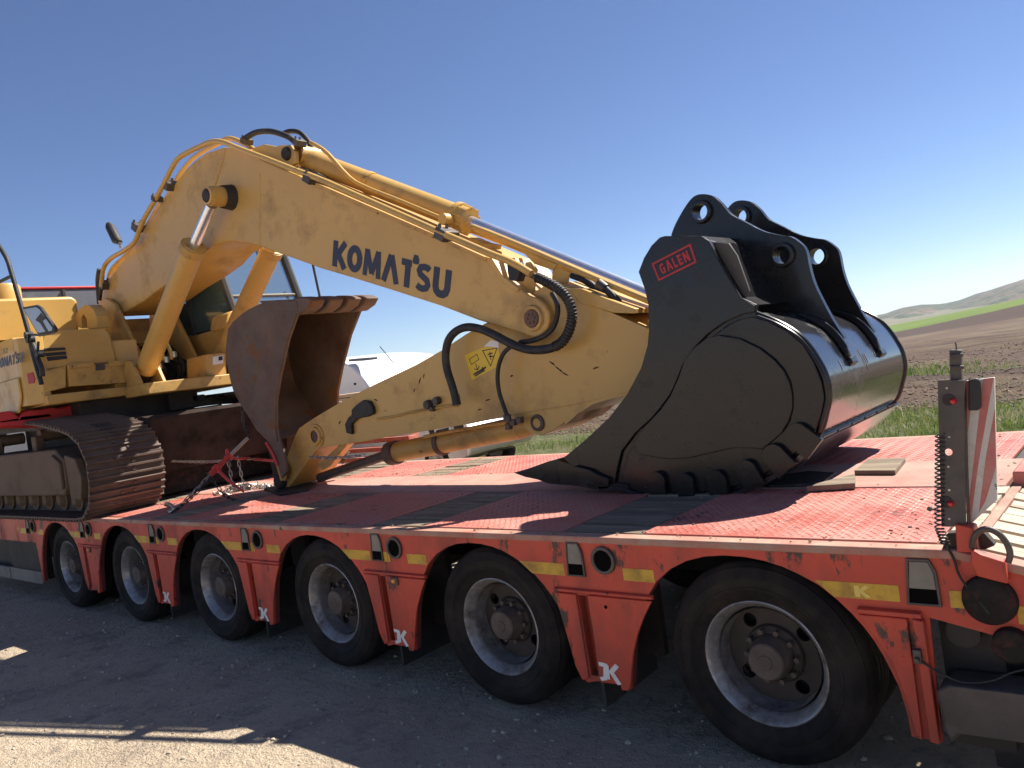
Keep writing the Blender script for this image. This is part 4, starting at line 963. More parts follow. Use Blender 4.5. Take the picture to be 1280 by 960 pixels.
lines([(.10, .22), (.36, .16), (.38, .38), (.12, .44)], .0022, 0, True)
lines([(.55, .12), (.97, .26), (.66, .84)], .0028, 0, True)
lines([(.25, .50), (.26, .72)], .003, 0); lines([(.18, .66), (.26, .74), (.33, .64)], .003, 0)
lines([(.12, .84), (.50, .80)], .006, 0); lines([(.15, .92), (.40, .88)], .005, 0); lines([(.42, .76), (.44, .9)], .005, 0)
lines([(.68, .36), (.80, .38)], .004, 0); lines([(.70, .46), (.80, .52)], .004, 0); lines([(.74, .3), (.72, .6)], .003, 0)
decal([qpt(.62, -.02), qpt(.86, -.16), qpt(1.05, .04), qpt(1.02, .3), qpt(.84, .12)], .0034, 'white', stk, 'scuffed_patch')

# pipe and hose helper
def hose(pts, r, mat='rubber', name='hose', sm=5, n=12):
    return MB().tube(smooth_path(pts, sm), r, n).build(name, mat, E)
HY = .985
h1 = [(-1.530,0.985,2.163),(-1.459,0.985,2.121),(-1.391,0.985,2.072),(-1.347,0.985,2.022),(-1.319,0.985,1.952),(-1.325,0.985,1.888),(-1.360,0.985,1.818),(-1.417,0.985,1.765),(-1.486,0.985,1.741),(-1.572,0.985,1.737),(-1.669,0.985,1.749),(-1.759,0.985,1.780),(-1.849,0.985,1.827),(-1.939,0.985,1.879),(-2.046,0.985,1.930),(-2.162,0.985,1.957),(-2.267,0.985,1.941),(-2.346,0.985,1.887),(-2.387,0.985,1.796),(-2.391,0.985,1.705),(-2.372,0.985,1.617),(-2.357,0.985,1.541),(-2.350,0.985,1.465)]
hose(h1, .027)
hose([(-1.683,1.020,2.235),(-1.602,1.020,2.195),(-1.514,1.020,2.136)], .020, 'steel', 'hose_fitting')
hose([(-2.357,0.990,1.530),(-2.355,0.990,1.465)], .030, 'steel', 'hose_fitting', 1)
# spiral guard on the hose bend
pp = smooth_path(h1[:9], 16); path = []
d0 = 0
mb = MB()
for k in range(0, len(pp)-1, 4):
    d_ = (pp[k+1]-pp[k]).normalized(); a_ = Vector((0, 1, 0)); b_ = d_.cross(a_).normalized()
    ring = [pp[k]+(a_*cos(t_*pi/6)+b_*sin(t_*pi/6))*.029 for t_ in range(12)]
    mb.tube(ring, .0035, 5, closed=True)
mb.build('spiral_guard', 'rubber', E)
hose([(-1.475,1.030,2.062),(-1.450,1.030,2.000),(-1.456,1.030,1.934),(-1.498,1.030,1.864),(-1.560,1.030,1.824),(-1.658,1.030,1.803),(-1.773,1.030,1.804)], .016)
hose([(-1.815,1.000,1.791),(-1.889,1.000,1.755),(-1.942,1.000,1.691),(-1.972,1.000,1.607),(-1.976,1.000,1.516),(-1.958,1.000,1.432),(-1.938,1.000,1.359)], .014)
hose([(-1.945,1.010,1.369),(-1.940,1.010,1.322)], .02, 'steel', 'hose_fitting', 1)
mb = MB()
for q_ in [(-1.967,1.030,1.347),(-1.919,1.030,1.313),(-1.964,1.030,1.290),(-1.864,1.030,1.324)]: mb.box((q_[0]-.02, q_[1]-.02, q_[2]-.02), (q_[0]+.02, q_[1]+.02, q_[2]+.02))
mb.build('hose_block', 'rusty', E, bevel=.006)
# boom pipes: along the back
p1 = [(-7.378,0.980,3.149),(-7.320,0.980,3.250),(-7.224,0.980,3.343),(-7.027,0.980,3.389),(-6.754,0.980,3.400),(-6.484,0.980,3.432),(-6.346,0.980,3.522),(-6.192,0.980,3.613),(-5.935,0.980,3.721),(-5.685,0.980,3.839),(-5.553,0.980,3.907),(-5.412,0.980,3.963),(-5.259,0.980,3.971),(-5.031,0.980,3.961),(-4.801,0.980,3.942),(-4.619,0.980,3.882),(-4.399,0.980,3.763),(-4.063,0.980,3.589),(-3.693,0.980,3.392),(-3.419,0.980,3.251),(-3.000,0.980,3.014),(-2.618,0.980,2.797),(-2.288,0.980,2.609),(-2.070,0.980,2.488),(-1.883,0.980,2.383),(-1.704,0.980,2.288),(-1.570,0.980,2.194)]
hose(p1, .023, 'yellow', 'hydraulic_pipe', 3)
p2 = [(-7.660,1.220,3.249),(-7.564,1.220,3.339),(-7.390,1.220,3.421),(-7.074,1.220,3.470),(-6.765,1.220,3.541),(-6.545,1.220,3.650),(-6.338,1.220,3.740),(-6.057,1.220,3.871),(-5.828,1.220,3.974),(-5.587,1.220,4.038),(-5.341,1.220,4.051),(-5.112,1.220,4.043),(-4.944,1.220,4.043),(-4.798,1.220,3.985),(-4.619,1.220,3.876),(-4.430,1.220,3.739),(-4.115,1.220,3.570),(-3.723,1.220,3.366),(-3.276,1.220,3.118),(-2.868,1.220,2.893),(-2.532,1.220,2.700),(-2.219,1.220,2.527),(-1.991,1.220,2.399)]
hose(p2, .021, 'yellow', 'hydraulic_pipe', 3)
p3 = [(-7.527,1.100,3.155),(-7.443,1.100,3.272),(-7.292,1.100,3.348),(-6.996,1.100,3.401),(-6.626,1.100,3.490),(-6.452,1.100,3.574),(-6.084,1.100,3.743)]
hose(p3, .018, 'yellow', 'hydraulic_pipe', 3)
# pipe clamps
def clampat(P_, s=.04, nm='pipe_clamp', mt='steel'):
    for q_ in P_:
        mb = MB(); R_ = Matrix.Rotation(.6, 3, 'Y')
        mb.box((q_[0]-s, q_[1]-s*.9, q_[2]-s*.8), (q_[0]+s, q_[1]+s*2.2, q_[2]+s*.8), R_)
        for dy in (-.6, .8): mb.cyl((q_[0], q_[1]+dy*s, q_[2]+s*.6), (q_[0]+.01, q_[1]+dy*s, q_[2]+s*1.5), s*.25, 8)
        mb.build(nm, mt, E, bevel=.005)
clampat([(-5.716,1.020,3.805),(-6.451,1.020,3.579),(-7.388,1.020,3.167)], .048)
clampat([(-5.931,0.980,3.735)], .030)
clampat([(-3.557,1.000,3.296),(-2.261,1.000,2.582)], .046)
clampat([(-3.681,1.000,3.384)], .026)
mb = MB()
ccl = [(-1.737,2.305),(-1.658,2.279),(-1.642,2.227),(-1.679,2.166),(-1.740,2.187),(-1.743,2.237)]
mb.prism(ccl, .97, 1.04); mb.build('hose_bracket', 'rubber', E, bevel=.006)
MB().prism([(-1.713,2.291),(-1.669,2.287),(-1.635,2.231),(-1.683,2.106),(-1.734,2.075),(-1.768,2.141)], 1.12, 1.14).build('rib_plate', 'yellow', E, bevel=.003)
MB().prism([(-1.715,2.281),(-1.633,2.240),(-1.617,2.188),(-1.666,2.063),(-1.712,2.091)], 1.40, 1.42).build('rib_plate', 'yellow', E, bevel=.003)
# rail plate beneath the pipes
MB().prism([(-3.536,3.262),(-3.066,2.999),(-2.356,2.604),(-1.951,2.373),(-1.956,2.348),(-2.362,2.574),(-3.074,2.966),(-3.545,3.228)], 1.02, 1.05).build('pipe_rail', 'yellow_worn', E)
# top hoses
hose([(-4.607,1.150,3.913),(-4.502,1.150,3.922),(-4.367,1.150,3.915),(-4.197,1.150,3.870),(-4.061,1.150,3.809),(-3.942,1.150,3.741),(-3.851,1.150,3.662)], .024)
hose([(-4.249,1.300,3.879),(-4.133,1.300,3.871),(-4.017,1.300,3.829),(-3.942,1.300,3.767),(-3.893,1.300,3.699),(-3.889,1.300,3.626)], .020)
clampat([(-4.572,1.150,3.902),(-3.848,1.150,3.674)], .030)
# arm cylinder on top of the boom
AY = 1.30
ca_ = [Vector(x_) for x_ in [(-4.072,1.300,3.659),(-3.994,1.300,3.610),(-2.389,1.300,2.744),(-2.312,1.300,2.703),(-2.265,1.300,2.671),(-0.896,1.300,1.905),(-0.774,1.300,1.835)]]
MB().tube([ca_[1], ca_[2]], .083, 28).build('arm_cylinder', 'yellow', E)
dr = (ca_[3]-ca_[1]).normalized()
o = MB().tube([ca_[2]-dr*.005, ca_[2]+dr*.04, ca_[2]+dr*.045, ca_[3]+dr*.03], [.105, .105, .092, .092], 28).build('cylinder_head', 'yellow', E)
for k in range(10):
    a_ = 2*pi*k/10; s1 = dr.cross(Vector((0, 1, 0))).normalized(); s2 = dr.cross(s1)
    c_ = ca_[2]+(s1*cos(a_)+s2*sin(a_))*.088
    MB().tube([c_+dr*.03, c_+dr*.125], .013, 6).build('bolt', 'yellow', o, loc=(0, 0, 0))
MB().tube([ca_[3], ca_[5]], .040, 24).build('arm_cylinder_rod', 'chrome', E)
MB().tube([ca_[5], ca_[6]], .07, 20).build('rod_eye', 'yellow', E)
# base eye of the arm cylinder and boom bracket
be = [(-3.974,3.618)][0]
ek = [(-4.447,3.801),(-4.269,3.782),(-4.109,3.716),(-4.020,3.703),(-3.936,3.678),(-3.876,3.609),(-3.887,3.522),(-4.004,3.502),(-4.220,3.608),(-4.463,3.744)]
MB().prism(ek, 1.13, 1.17).build('cylinder_bracket', 'yellow', E, bevel=.006)
MB().prism(ek, 1.43, 1.47).build('cylinder_bracket', 'yellow', E, bevel=.006)
MB().lathe([(1.10, .0001), (1.10, .045), (1.12, .055), (1.14, .055)], (be[0], 0, be[1]), n=20).build('pin_cap', 'dark', E)
MB().lathe([(1.18, .075), (1.42, .075), (1.42, .0001), (1.18, .0001)], (be[0]+.05, 0, be[1]-.01), n=24).build('cylinder_eye', 'yellow', E)
# oil pipe along the arm cylinder, second lower tube with bracket
hose([(-3.713,1.170,3.637),(-3.639,1.170,3.590),(-3.518,1.170,3.492),(-3.307,1.170,3.250),(-3.118,1.170,3.122),(-2.799,1.170,2.948),(-2.446,1.170,2.750),(-2.389,1.170,2.721)], .016, 'yellow', 'oil_pipe', 3)
mb = MB(); mb.lathe([(-.04, .0001), (-.04, .04), (.03, .04), (.03, .0001)], Vector([(-2.374,1.170,2.717)][0]), n=14); mb.build('pipe_union', 'yellow', E)
MB().tube(smooth_path([(-2.167,1.200,2.617),(-1.860,1.200,2.449),(-1.509,1.200,2.246),(-1.188,1.200,2.060),(-0.959,1.200,1.932),(-0.845,1.200,1.868)], 3), .020, 12).build('guard_tube', 'yellow', E)
MB().tube(smooth_path([(-2.316,1.360,2.624),(-1.995,1.360,2.456),(-1.629,1.360,2.250),(-1.294,1.360,2.058)], 3), .016, 12).build('guard_tube', 'yellow', E)
mb = MB()
c_ = ca_[1].lerp(ca_[2], .48); mb.tube([c_-dr*.03, c_+dr*.03], .088, 24); mb.build('barrel_band', 'yellow_worn', E)
MB().prism([(-1.554,2.240),(-1.436,2.178),(-1.458,2.123),(-1.500,2.092),(-1.576,2.150)], 1.18, 1.195).build('tube_bracket', 'yellow', E, bevel=.003)
MB().prism([(-1.767,2.373),(-1.511,2.237),(-1.547,2.209),(-1.681,2.275)], 1.17, 1.18).build('tube_guard', 'yellow', E)
hose([(-1.448,1.220,2.161),(-1.365,1.220,2.116),(-1.304,1.220,2.066),(-1.268,1.220,2.003)], .022)
hose([(-1.227,1.160,2.073),(-1.169,1.160,2.015),(-1.132,1.160,1.972),(-1.106,1.160,1.935)], .022)
hose([(-1.227,1.160,2.073),(-1.183,1.160,2.032)], .030, 'steel', 'hose_fitting', 1)
MB().prism([(-2.212,2.560),(-2.099,2.498),(-2.026,2.471),(-2.045,2.443),(-2.180,2.499),(-2.244,2.551)], 1.2, 1.3).build('pipe_bracket', 'yellow_worn', E, bevel=.004)
# boom cylinders
def boomcyl(y, full=True):
    d_ = y-.87
    k1 = [(-4.746,0.870,3.452),(-4.867,0.870,3.365),(-5.204,0.870,3.134),(-6.480,0.870,2.161),(-6.598,0.870,2.077)]
    k = [Vector((a_[0], y, a_[2])) for a_ in k1]
    b_ = MB().tube([k[2], k[3]], .100, 28).build('boom_cylinder', 'yellow', E)
    dd = (k[2]-k[3]).normalized()
    h_ = MB().tube([k[2]-dd*.09, k[2]-dd*.01, k[2]], [.112, .112, .08], 28).build('cylinder_head', 'yellow_worn', E)
    MB().tube([k[2]-dd*.02, k[1]+dd*.05], .048, 22).build('boom_cylinder_rod', 'chrome', E)
    yo = y
    MB().lathe([(-.085, .0001), (-.085, .055), (-.075, .075), (-.045, .078), (-.045, .085), (.085, .085)], k[0], n=28).build('rod_eye', 'yellow', E)
    MB().lathe([(-.095, .0001), (-.093, .05), (-.08, .062), (-.05, .066)], k[0]+Vector((0, -.0, 0)) if y < 1 else k[0], n=24).build('pin_cap', 'dark', E)
    MB().tube([k[3]+dd*.02, k[3]-dd*.12], [.08, .075], 18).build('base_eye', 'dark', E)
boomcyl(.90); boomcyl(1.70)
MB().lathe([(.96, .095), (1.049, .11)], (Vector([(-4.746,0.870,3.452)][0]).x, 0, Vector([(-4.746,0.870,3.452)][0]).z), n=28).build('boom_boss', 'dark', E)
# bucket cylinder under the arm
k = [Vector(x_) for x_ in [(-1.976,1.300,1.260),(-2.089,1.300,1.251),(-3.427,1.300,1.130),(-3.467,1.300,1.125),(-4.439,1.300,0.952)]]
MB().tube([k[1], k[2]], .077, 28).build('bucket_cylinder', 'yellow_worn', E)
MB().tube([k[0], k[1]], [.06, .075], 20).build('cylinder_eye', 'yellow_worn', E)
MB().tube([k[2].lerp(k[1], .04), k[3]], .094, 12).build('cylinder_gland', 'rusty', E)
MB().tube([k[3], k[4]], .040, 20).build('bucket_cylinder_rod', 'steel', E)
MB().tube([k[2].lerp(k[1], .40), k[2].lerp(k[1], .43)], .090, 24).build('barrel_band', 'rusty', E)
hose([(p_[0], 1.20, p_[2]) for p_ in [(-2.122,1.200,1.301),(-2.373,1.200,1.289),(-2.690,1.200,1.268),(-2.946,1.200,1.247)]], .012, 'yellow_worn', 'oil_pipe', 3)
MB().prism([(-3.864,1.240),(-3.780,1.243),(-4.055,1.070),(-4.138,1.046),(-4.182,1.094)], 1.12, 1.15).build('bucket_link', 'yellow_worn', E, bevel=.004)
MB().prism([(-4.267,1.208),(-4.177,1.211),(-4.473,1.024),(-4.562,0.998),(-4.609,1.050)], 1.44, 1.47).build('bucket_link', 'yellow_worn', E, bevel=.004)

# rusty bucket hanging on the arm tip
RB0, RB1 = .95, 1.60
rs_ = [(-4.169,2.469),(-4.307,2.479),(-4.441,2.474),(-4.594,2.458),(-4.728,2.431),(-4.856,2.395),(-4.950,2.346),(-5.004,2.254),(-5.041,2.174),(-5.054,2.083),(-5.052,1.998),(-5.041,1.897),(-5.017,1.795),(-4.952,1.698),(-4.873,1.607),(-4.751,1.446),(-4.595,1.334),(-4.518,1.174),(-4.476,1.017),(-4.392,1.069),(-4.380,1.203),(-4.418,1.325),(-4.446,1.441),(-4.384,1.671),(-4.274,1.861),(-4.088,2.132),(-3.890,2.340),(-3.887,2.390)]
MB().prism(rs_, RB0, RB0+.025).build('rusty_bucket_side', 'rusty', E, bevel=.004)
MB().prism(rs_, RB1-.025, RB1).build('rusty_bucket_side', 'rusty', E, bevel=.004)
st_ = [(-4.177,2.438),(-3.894,2.366),(-3.905,2.324),(-4.088,2.132),(-4.274,1.861),(-4.372,1.671),(-4.446,1.441),(-4.441,1.326),(-4.634,1.418),(-4.804,1.623),(-4.620,1.828),(-4.417,2.076),(-4.284,2.258)]
MB().prism(st_, RB0-.014, RB0-.001).build('wear_plate', 'rusty', E, bevel=.005)
rp = rs_[:17]; rin = offs(rs_, -.02)[:17]
rp_ = smooth_path([(q_[0], 0, q_[1]) for q_ in rp], 3); rn_ = smooth_path([(q_[0], 0, q_[1]) for q_ in rin], 3)
lp = [(q_.x, q_.z) for q_ in rp_]+[(q_.x, q_.z) for q_ in rn_][::-1]; n = len(lp)
MB().add([(a_, RB0+.01, b_) for a_, b_ in lp]+[(a_, RB1-.01, b_) for a_, b_ in lp], [(i, (i+1) % n, n+(i+1) % n, n+i) for i in range(n)], True).build('rusty_bucket_shell', 'rusty', E)
tl = [(-4.385,2.498),(-4.114,2.460),(-3.872,2.407),(-3.881,2.332),(-4.248,2.390)]
MB().prism(tl, RB0-.016, RB1+.01).build('cutting_lip', 'rusty', E, bevel=.004)
tq = Vector((tl[2][0], 0, tl[2][1]))
for k_ in range(4):
    y0 = RB0-.01+k_*.18
    a_ = [(tq.x-.16, tq.z+.03), (tq.x+.02, tq.z+.035), (tq.x+.13, tq.z+.012), (tq.x+.19, tq.z-.02), (tq.x+.13, tq.z-.07), (tq.x+.02, tq.z-.10), (tq.x-.12, tq.z-.09), (tq.x-.17, tq.z-.03)]
    MB().prism(a_, y0, y0+.135).build('worn_tooth', 'rusty', E, bevel=.018, seg=3)
# bucket lugs at arm tip
MB().prism([(-4.781,1.351),(-4.596,1.258),(-4.578,1.050),(-4.652,0.954),(-4.751,0.955),(-4.780,1.125)], 1.055, 1.085).build('bucket_lug', 'dark', E, bevel=.004)
MB().prism([(-4.694,1.214),(-4.619,1.218),(-4.527,1.062),(-4.573,0.980),(-4.645,0.982)], 1.04, 1.054).build('bucket_lug', 'yellow_worn', E, bevel=.003)
MB().prism([(-4.781,1.351),(-4.596,1.258),(-4.578,1.050),(-4.652,0.954),(-4.751,0.955),(-4.780,1.125)], 1.51, 1.54).build('bucket_lug', 'dark', E, bevel=.004)

# tracks
def trackloop():
    front = [(-7.9, 1.83), (-7.6, 1.822), (-7.2, 1.80), (-6.8, 1.765), (-6.5, 1.725), (-6.2, 1.675), (-6.0, 1.625), (-5.84, 1.545), (-5.755, 1.44), (-5.72, 1.33), (-5.73, 1.20), (-5.77, 1.08), (-5.85, .985), (-5.97, .925), (-6.15, .90)]
    rear = [(-9.3, .90), (-9.55, .93), (-9.75, 1.02), (-9.87, 1.16), (-9.90, 1.35), (-9.86, 1.54), (-9.75, 1.69), (-9.58, 1.79), (-9.35, 1.835)]
    pts = [Vector((x, 0, z)) for x, z in front]+[Vector((-6.9, 0, .90)), Vector((-8, 0, .90))]+[Vector((x, 0, z)) for x, z in rear]
    pts.append(pts[0]); dense = smooth_path(pts, 24); return dense
dense = trackloop(); L_ = [0]
for a_, b_ in zip(dense, dense[1:]): L_.append(L_[-1]+(b_-a_).length)
NS = int(round(L_[-1]/.19)); 
def at_len(s_):
    s_ %= L_[-1]; lo, hi = 0, len(L_)-1
    while hi-lo > 1:
        m_ = (lo+hi)//2
        if L_[m_] <= s_: lo = m_
        else: hi = m_
    t_ = (s_-L_[lo])/max(1e-6, L_[hi]-L_[lo]); p_ = dense[lo].lerp(dense[hi], t_); d_ = (dense[hi]-dense[lo]).normalized(); return p_, d_
def shoe():
    mb = MB(); w = .65; p_ = L_[-1]/NS
    # profile in (x along, z out), grousers outward
    pr = [(-p_*.5, 0), (-p_*.5, .012), (-p_*.44, .012), (-p_*.41, .034), (-p_*.33, .034), (-p_*.30, .012), (-p_*.06, .010), (-p_*.03, .032), (p_*.05, .032), (p_*.08, .010), (p_*.30, .010), (p_*.33, .030), (p_*.41, .030), (p_*.44, .006), (p_*.53, .004), (p_*.53, -.010), (p_*.45, -.004), (-p_*.4, -.002)]
    mb.prism(pr, 0, w)
    for y in (.26, .37):
        mb.box((-p_*.25, y, .009), (-p_*.12, y+.03, .024)); mb.box((p_*.13, y, .009), (p_*.26, y+.03, .022))
    return mb
def shoeslots():
    return None
sh = shoe(); first = None
def build_track(y, fl):
    global first
    fr = MB()
    for k_ in range(NS):
        s_ = (k_+.5)*L_[-1]/NS; p_, d_ = at_len(s_)
        # path runs clockwise seen from -Y: outward normal
        nx, nz = -d_.z, d_.x
        if nx*(p_.x+7.8)+nz*(p_.z-1.36) < 0: nx, nz = -nx, -nz
        X_ = Vector((nz, 0, -nx)); ang = atan2(-X_.z, X_.x)
        if first is None:
            first = sh.build('track_shoe', 'track', E, bevel=0)
            first.location = Vector((p_.x, y, p_.z))-worldloc(E); first.rotation_euler = (0, ang, 0)
        else:
            c_ = first.copy(); COL.objects.link(c_); c_.parent = E; c_.location = Vector((p_.x, y, p_.z))-worldloc(E); c_.rotation_euler = (0, ang, 0)
    # chain links inside
    mb = MB()
    for k_ in range(NS):
        p_, d_ = at_len((k_+.5)*L_[-1]/NS); q_ = p_.copy(); c_ = Vector((-7.8, 0, 1.36)); inn = (Vector((-d_.z, 0, d_.x)))
        if inn.dot(c_-p_) < 0: inn = -inn
        for yy in (y+.22, y+.38):
            a_ = p_-d_*.10+inn*.01; b_ = p_+d_*.10+inn*.01
            mb.add([a_+Vector((0, yy, 0)), b_+Vector((0, yy, 0)), b_+inn*.09+Vector((0, yy, 0)), a_+inn*.09+Vector((0, yy, 0)), a_+Vector((0, yy+.04, 0)), b_+Vector((0, yy+.04, 0)), b_+inn*.09+Vector((0, yy+.04, 0)), a_+inn*.09+Vector((0, yy+.04, 0))], [(0, 1, 2, 3), (7, 6, 5, 4), (0, 4, 5, 1), (3, 2, 6, 7)])
    mb.build('track_chain', 'dark', E, kind='stuff')
    o_ = MB().prism([(-9.2, 1.10), (-6.35, 1.10), (-6.28, 1.16), (-6.26, 1.42), (-6.42, 1.52), (-9.2, 1.52)], y+.02, y+.58).build('track_frame', 'trackframe', E, bevel=.015)
    MB().prism([(-6.5, 1.17), (-6.29, 1.16), (-6.27, 1.40), (-6.42, 1.47), (-6.55, 1.46)], y-.01, y+.019).build('frame_cheek', 'trackframe', o_, bevel=.008, loc=(0, 0, 0))
    MB().prism([(-6.24, 1.08), (-6.02, 1.05), (-5.94, 1.25), (-6.02, 1.42), (-6.25, 1.46)], y+.03, y+.10).build('idler_guard', 'trackframe', o_, bevel=.01, loc=(0, 0, 0))
    for x in (-6.15, -9.45):
        MB().lathe([(-.06, .0001), (-.06, .10), (-.03, .12), (-.03, .30), (-.06, .32), (-.06, .36), (.06, .36), (.06, .32)], (x, y+.32, 1.34 if x > -7 else 1.36), n=32).build('idler_wheel', 'dark', E)
    for k_ in range(8):
        x = -6.55-k_*.37
        MB().lathe([(-.14, .0001), (-.14, .05), (-.10, .08), (-.10, .11), (-.06, .11), (-.05, .085), (.05, .085), (.06, .11), (.10, .11), (.14, .08)], (x, y+.30, 1.03), n=18).build('track_roller', 'trackframe', E)
    for x in (-7.2, -8.4):
        MB().lathe([(-.12, .0001), (-.12, .06), (.12, .06)], (x, y+.3, 1.66), n=16).build('carrier_roller', 'trackframe', E)
        MB().box((x-.06, y+.12, 1.50), (x+.06, y+.2, 1.66)).build('roller_bracket', 'trackframe', E, bevel=.01)
build_track(-.08, 1); build_track(2.03, -1)
# slots seen in the shoes of the front face
mb = MB()
# undercarriage centre
mb = MB(); mb.prism([(-9.0, 1.25), (-6.6, 1.25), (-6.6, 1.45), (-7.2, 1.72), (-8.6, 1.72), (-9.0, 1.45)], .55, 2.05); mb.build('centre_frame', 'dark', E, bevel=.02)
MB().box((-9.2, .62, .98), (-6.5, .68, 1.74)).build('frame_web', 'dark', E)
MB().lathe([(1.70, .0001), (1.70, .62), (1.93, .62)], (-7.75, 1.3, 0), axis='z', n=48).build('swing_ring', 'dark', E)
mb = MB(); mb.box((-8.2, .35, 1.62), (-6.80, 1.48, 1.93)); mb.box((-6.81, 1.2, 1.72), (-6.72, 1.52, 1.93)); mb.box((-6.82, 1.45, 1.78), (-6.72, 1.60, 1.85)); mb.build('swing_guard', 'dark', E, bevel=.01)
# rusty crossbeam ahead of the tracks
MB().prism([(-6.10, 1.15), (-6.04, 1.15), (-5.85, 1.67), (-6.05, 1.70), (-6.20, 1.70), (-6.2, 1.62), (-5.95, 1.60)], .58, 2.05).build('rusty_crossbeam', 'rustbeam', E, bevel=.006)
MB().box((-6.7, .60, .92), (-6.25, 2.02, 1.55)).build('beam_shade_box', 'greasy', E, bevel=.01)  # black box added where only shade lies below and behind the beam

# house
MB().box((-10.2, .02, 1.93), (-6.62, 2.62, 2.02)).build('platform', 'yellow_worn', E, bevel=.01)
MB().box((-6.62, .72, 1.90), (-6.12, 1.95, 2.01)).build('platform', 'yellow_worn', E, bevel=.01)
MB().box((-6.6, 1.66, 1.95), (-6.25, 2.62, 2.02)).build('platform', 'yellow_worn', E, bevel=.01)
# right-hand body
xs0 = -6.82
o = MB().prism([(-10.4, 2.02), (-6.845, 2.045), (xs0-.015, 2.25), (-6.90, 2.60), (-10.4, 2.62)], -.10, .05).build('side_door', 'yellow', E, bevel=.015)
MB().prism([(-10.4, 1.78), (-6.95, 1.90), (-6.84, 2.04), (-6.84, 2.225), (-10.4, 2.215)], -.125, -.101).build('lower_skirt', 'yellow', E, bevel=.012)
cc0 = [(-6.84, -.098), (-6.80, -.09), (-6.70, .03), (-6.72, .10), (-6.95, .10), (-6.95, -.098)]
MB().prism([(x_, y_) for x_, y_ in cc0], 1.95, 2.58, axis='z').build('corner_panel', 'yellow', E, bevel=.006)
rp2 = [(0.078,2.540),(0.160,2.633),(0.690,2.618),(0.719,2.552),(0.747,2.277),(0.510,2.274),(0.059,2.263)]
MB().prism(rp2, -7.4, -6.72, axis='x').build('tank_cover', 'yellow', E, bevel=.02)
MB().prism([(0.030,2.249),(0.256,2.280),(0.226,2.077),(0.022,2.048)], -6.85, -6.70, axis='x').build('toolbox', 'yellow', E, bevel=.008)
o = MB().prism([(0.262,2.272),(0.863,2.264),(0.839,2.056),(0.248,2.082)], -6.85, -6.67, axis='x').build('toolbox', 'yellow_worn', E, bevel=.006)
MB().prism([(0.258,2.293),(0.489,2.288),(0.483,2.249),(0.251,2.248)], -6.68, -6.65, axis='x').build('toolbox_lid', 'yellow_worn', o, bevel=.003, loc=(0, 0, 0))
MB().prism([(0.631,2.283),(0.856,2.279),(0.849,2.231),(0.624,2.236)], -6.68, -6.65, axis='x').build('toolbox_lid', 'yellow_worn', o, bevel=.003, loc=(0, 0, 0))
MB().prism([(0.509,2.270),(0.591,2.270),(0.582,2.208),(0.499,2.208)], -6.67, -6.655, axis='x').build('hinge', 'steel', o, bevel=.002, loc=(0, 0, 0))
for k_, pts in enumerate(([(0.095,2.463),(0.275,2.457),(0.279,2.434),(0.097,2.433)], [(0.095,2.418),(0.276,2.419),(0.279,2.388),(0.098,2.388)], [(0.103,2.380),(0.278,2.380),(0.281,2.349),(0.111,2.341)])):
    MB().prism(pts, -6.722, -6.708, axis='x').build('grille_slot', 'interior', E, bevel=.003)
MB().prism([(-0.361,3.053),(0.044,3.065),(0.716,3.072),(0.765,3.028),(0.760,2.883),(0.710,2.543),(-0.427,2.566)], -10.2, -7.5, axis='x').build('engine_hood', 'yellow', E, bevel=.03, seg=3)
MB().box((-10.4, -.10, 2.02), (-7.5, 2.65, 2.66)).build('engine_bay', 'yellow', E, bevel=.01)
MB().prism([(-10.9, 1.95), (-10.3, 1.95), (-10.3, 2.95), (-10.75, 2.95), (-11.0, 2.6)], -.08, 2.68).build('counterweight', 'yellow', E, bevel=.04)
fc = [(-7.900,0.221,3.237)][0]
MB().lathe([(-.2, .15), (.0, .15), (.03, .13), (.035, .0001)], (-7.9, fc[1], fc[2]), axis='z', n=28).build('fuel_cap', 'yellow', E)
MB().box((-8.3, fc[1]-.5, fc[2]-.16), (-8.0, fc[1]+.0, fc[2]-.07)).build('hood_vent', 'steel', E, bevel=.01)
q = [Vector(x_) for x_ in [(-7.435,-0.100,2.366),(-6.708,-0.100,2.350),(-6.670,-0.100,2.434),(-7.392,-0.100,2.456)]]
lettering("KOMAT'SU", q[0], q[1]-q[0], q[3]-q[0], (0, -1, 0), 'navy', E, 'brand_name')
q = [Vector(x_) for x_ in [(-7.217,-0.100,2.482),(-7.060,-0.100,2.478),(-7.036,-0.100,2.528),(-7.192,-0.100,2.533)]]
lettering("32", q[0], q[1]-q[0], q[3]-q[0], (0, -1, 0), 'lidgrey', E, 'model_number')
# red reflector on the corner
MB().prism([(-6.564,2.230),(-6.423,2.230),(-6.390,2.169),(-6.427,2.130),(-6.565,2.136)], -.132, -.126).build('red_reflector', 'reflector', E)
# handrail and mirror
hr = [(-6.800,-0.140,3.492),(-6.591,-0.140,3.288),(-6.530,-0.140,3.146),(-6.476,-0.140,2.992),(-6.408,-0.140,2.780),(-6.344,-0.140,2.564),(-6.319,-0.140,2.397),(-6.272,-0.140,2.236),(-6.233,-0.140,2.105)]
MB().tube(smooth_path(hr, 3), .020, 12).build('handrail', 'rubber', E)
MB().tube([(-7.306,-0.140,3.123),(-6.587,-0.140,3.113)], .015, 10).build('handrail', 'rubber', E)
mq = [(-6.299,-0.160,2.792),(-5.984,-0.160,2.762),(-5.905,-0.160,2.729),(-5.657,-0.160,2.510),(-5.684,-0.160,2.487),(-5.999,-0.160,2.511),(-6.049,-0.160,2.524)]
mc = sum((Vector(x_) for x_ in mq), Vector())/len(mq)
mo = [Vector(x_) for x_ in mq]
o = MB().prism([(p_.x, p_.z) for p_ in mo], -.175, -.145).build('side_mirror', 'rubber', E, bevel=.008)
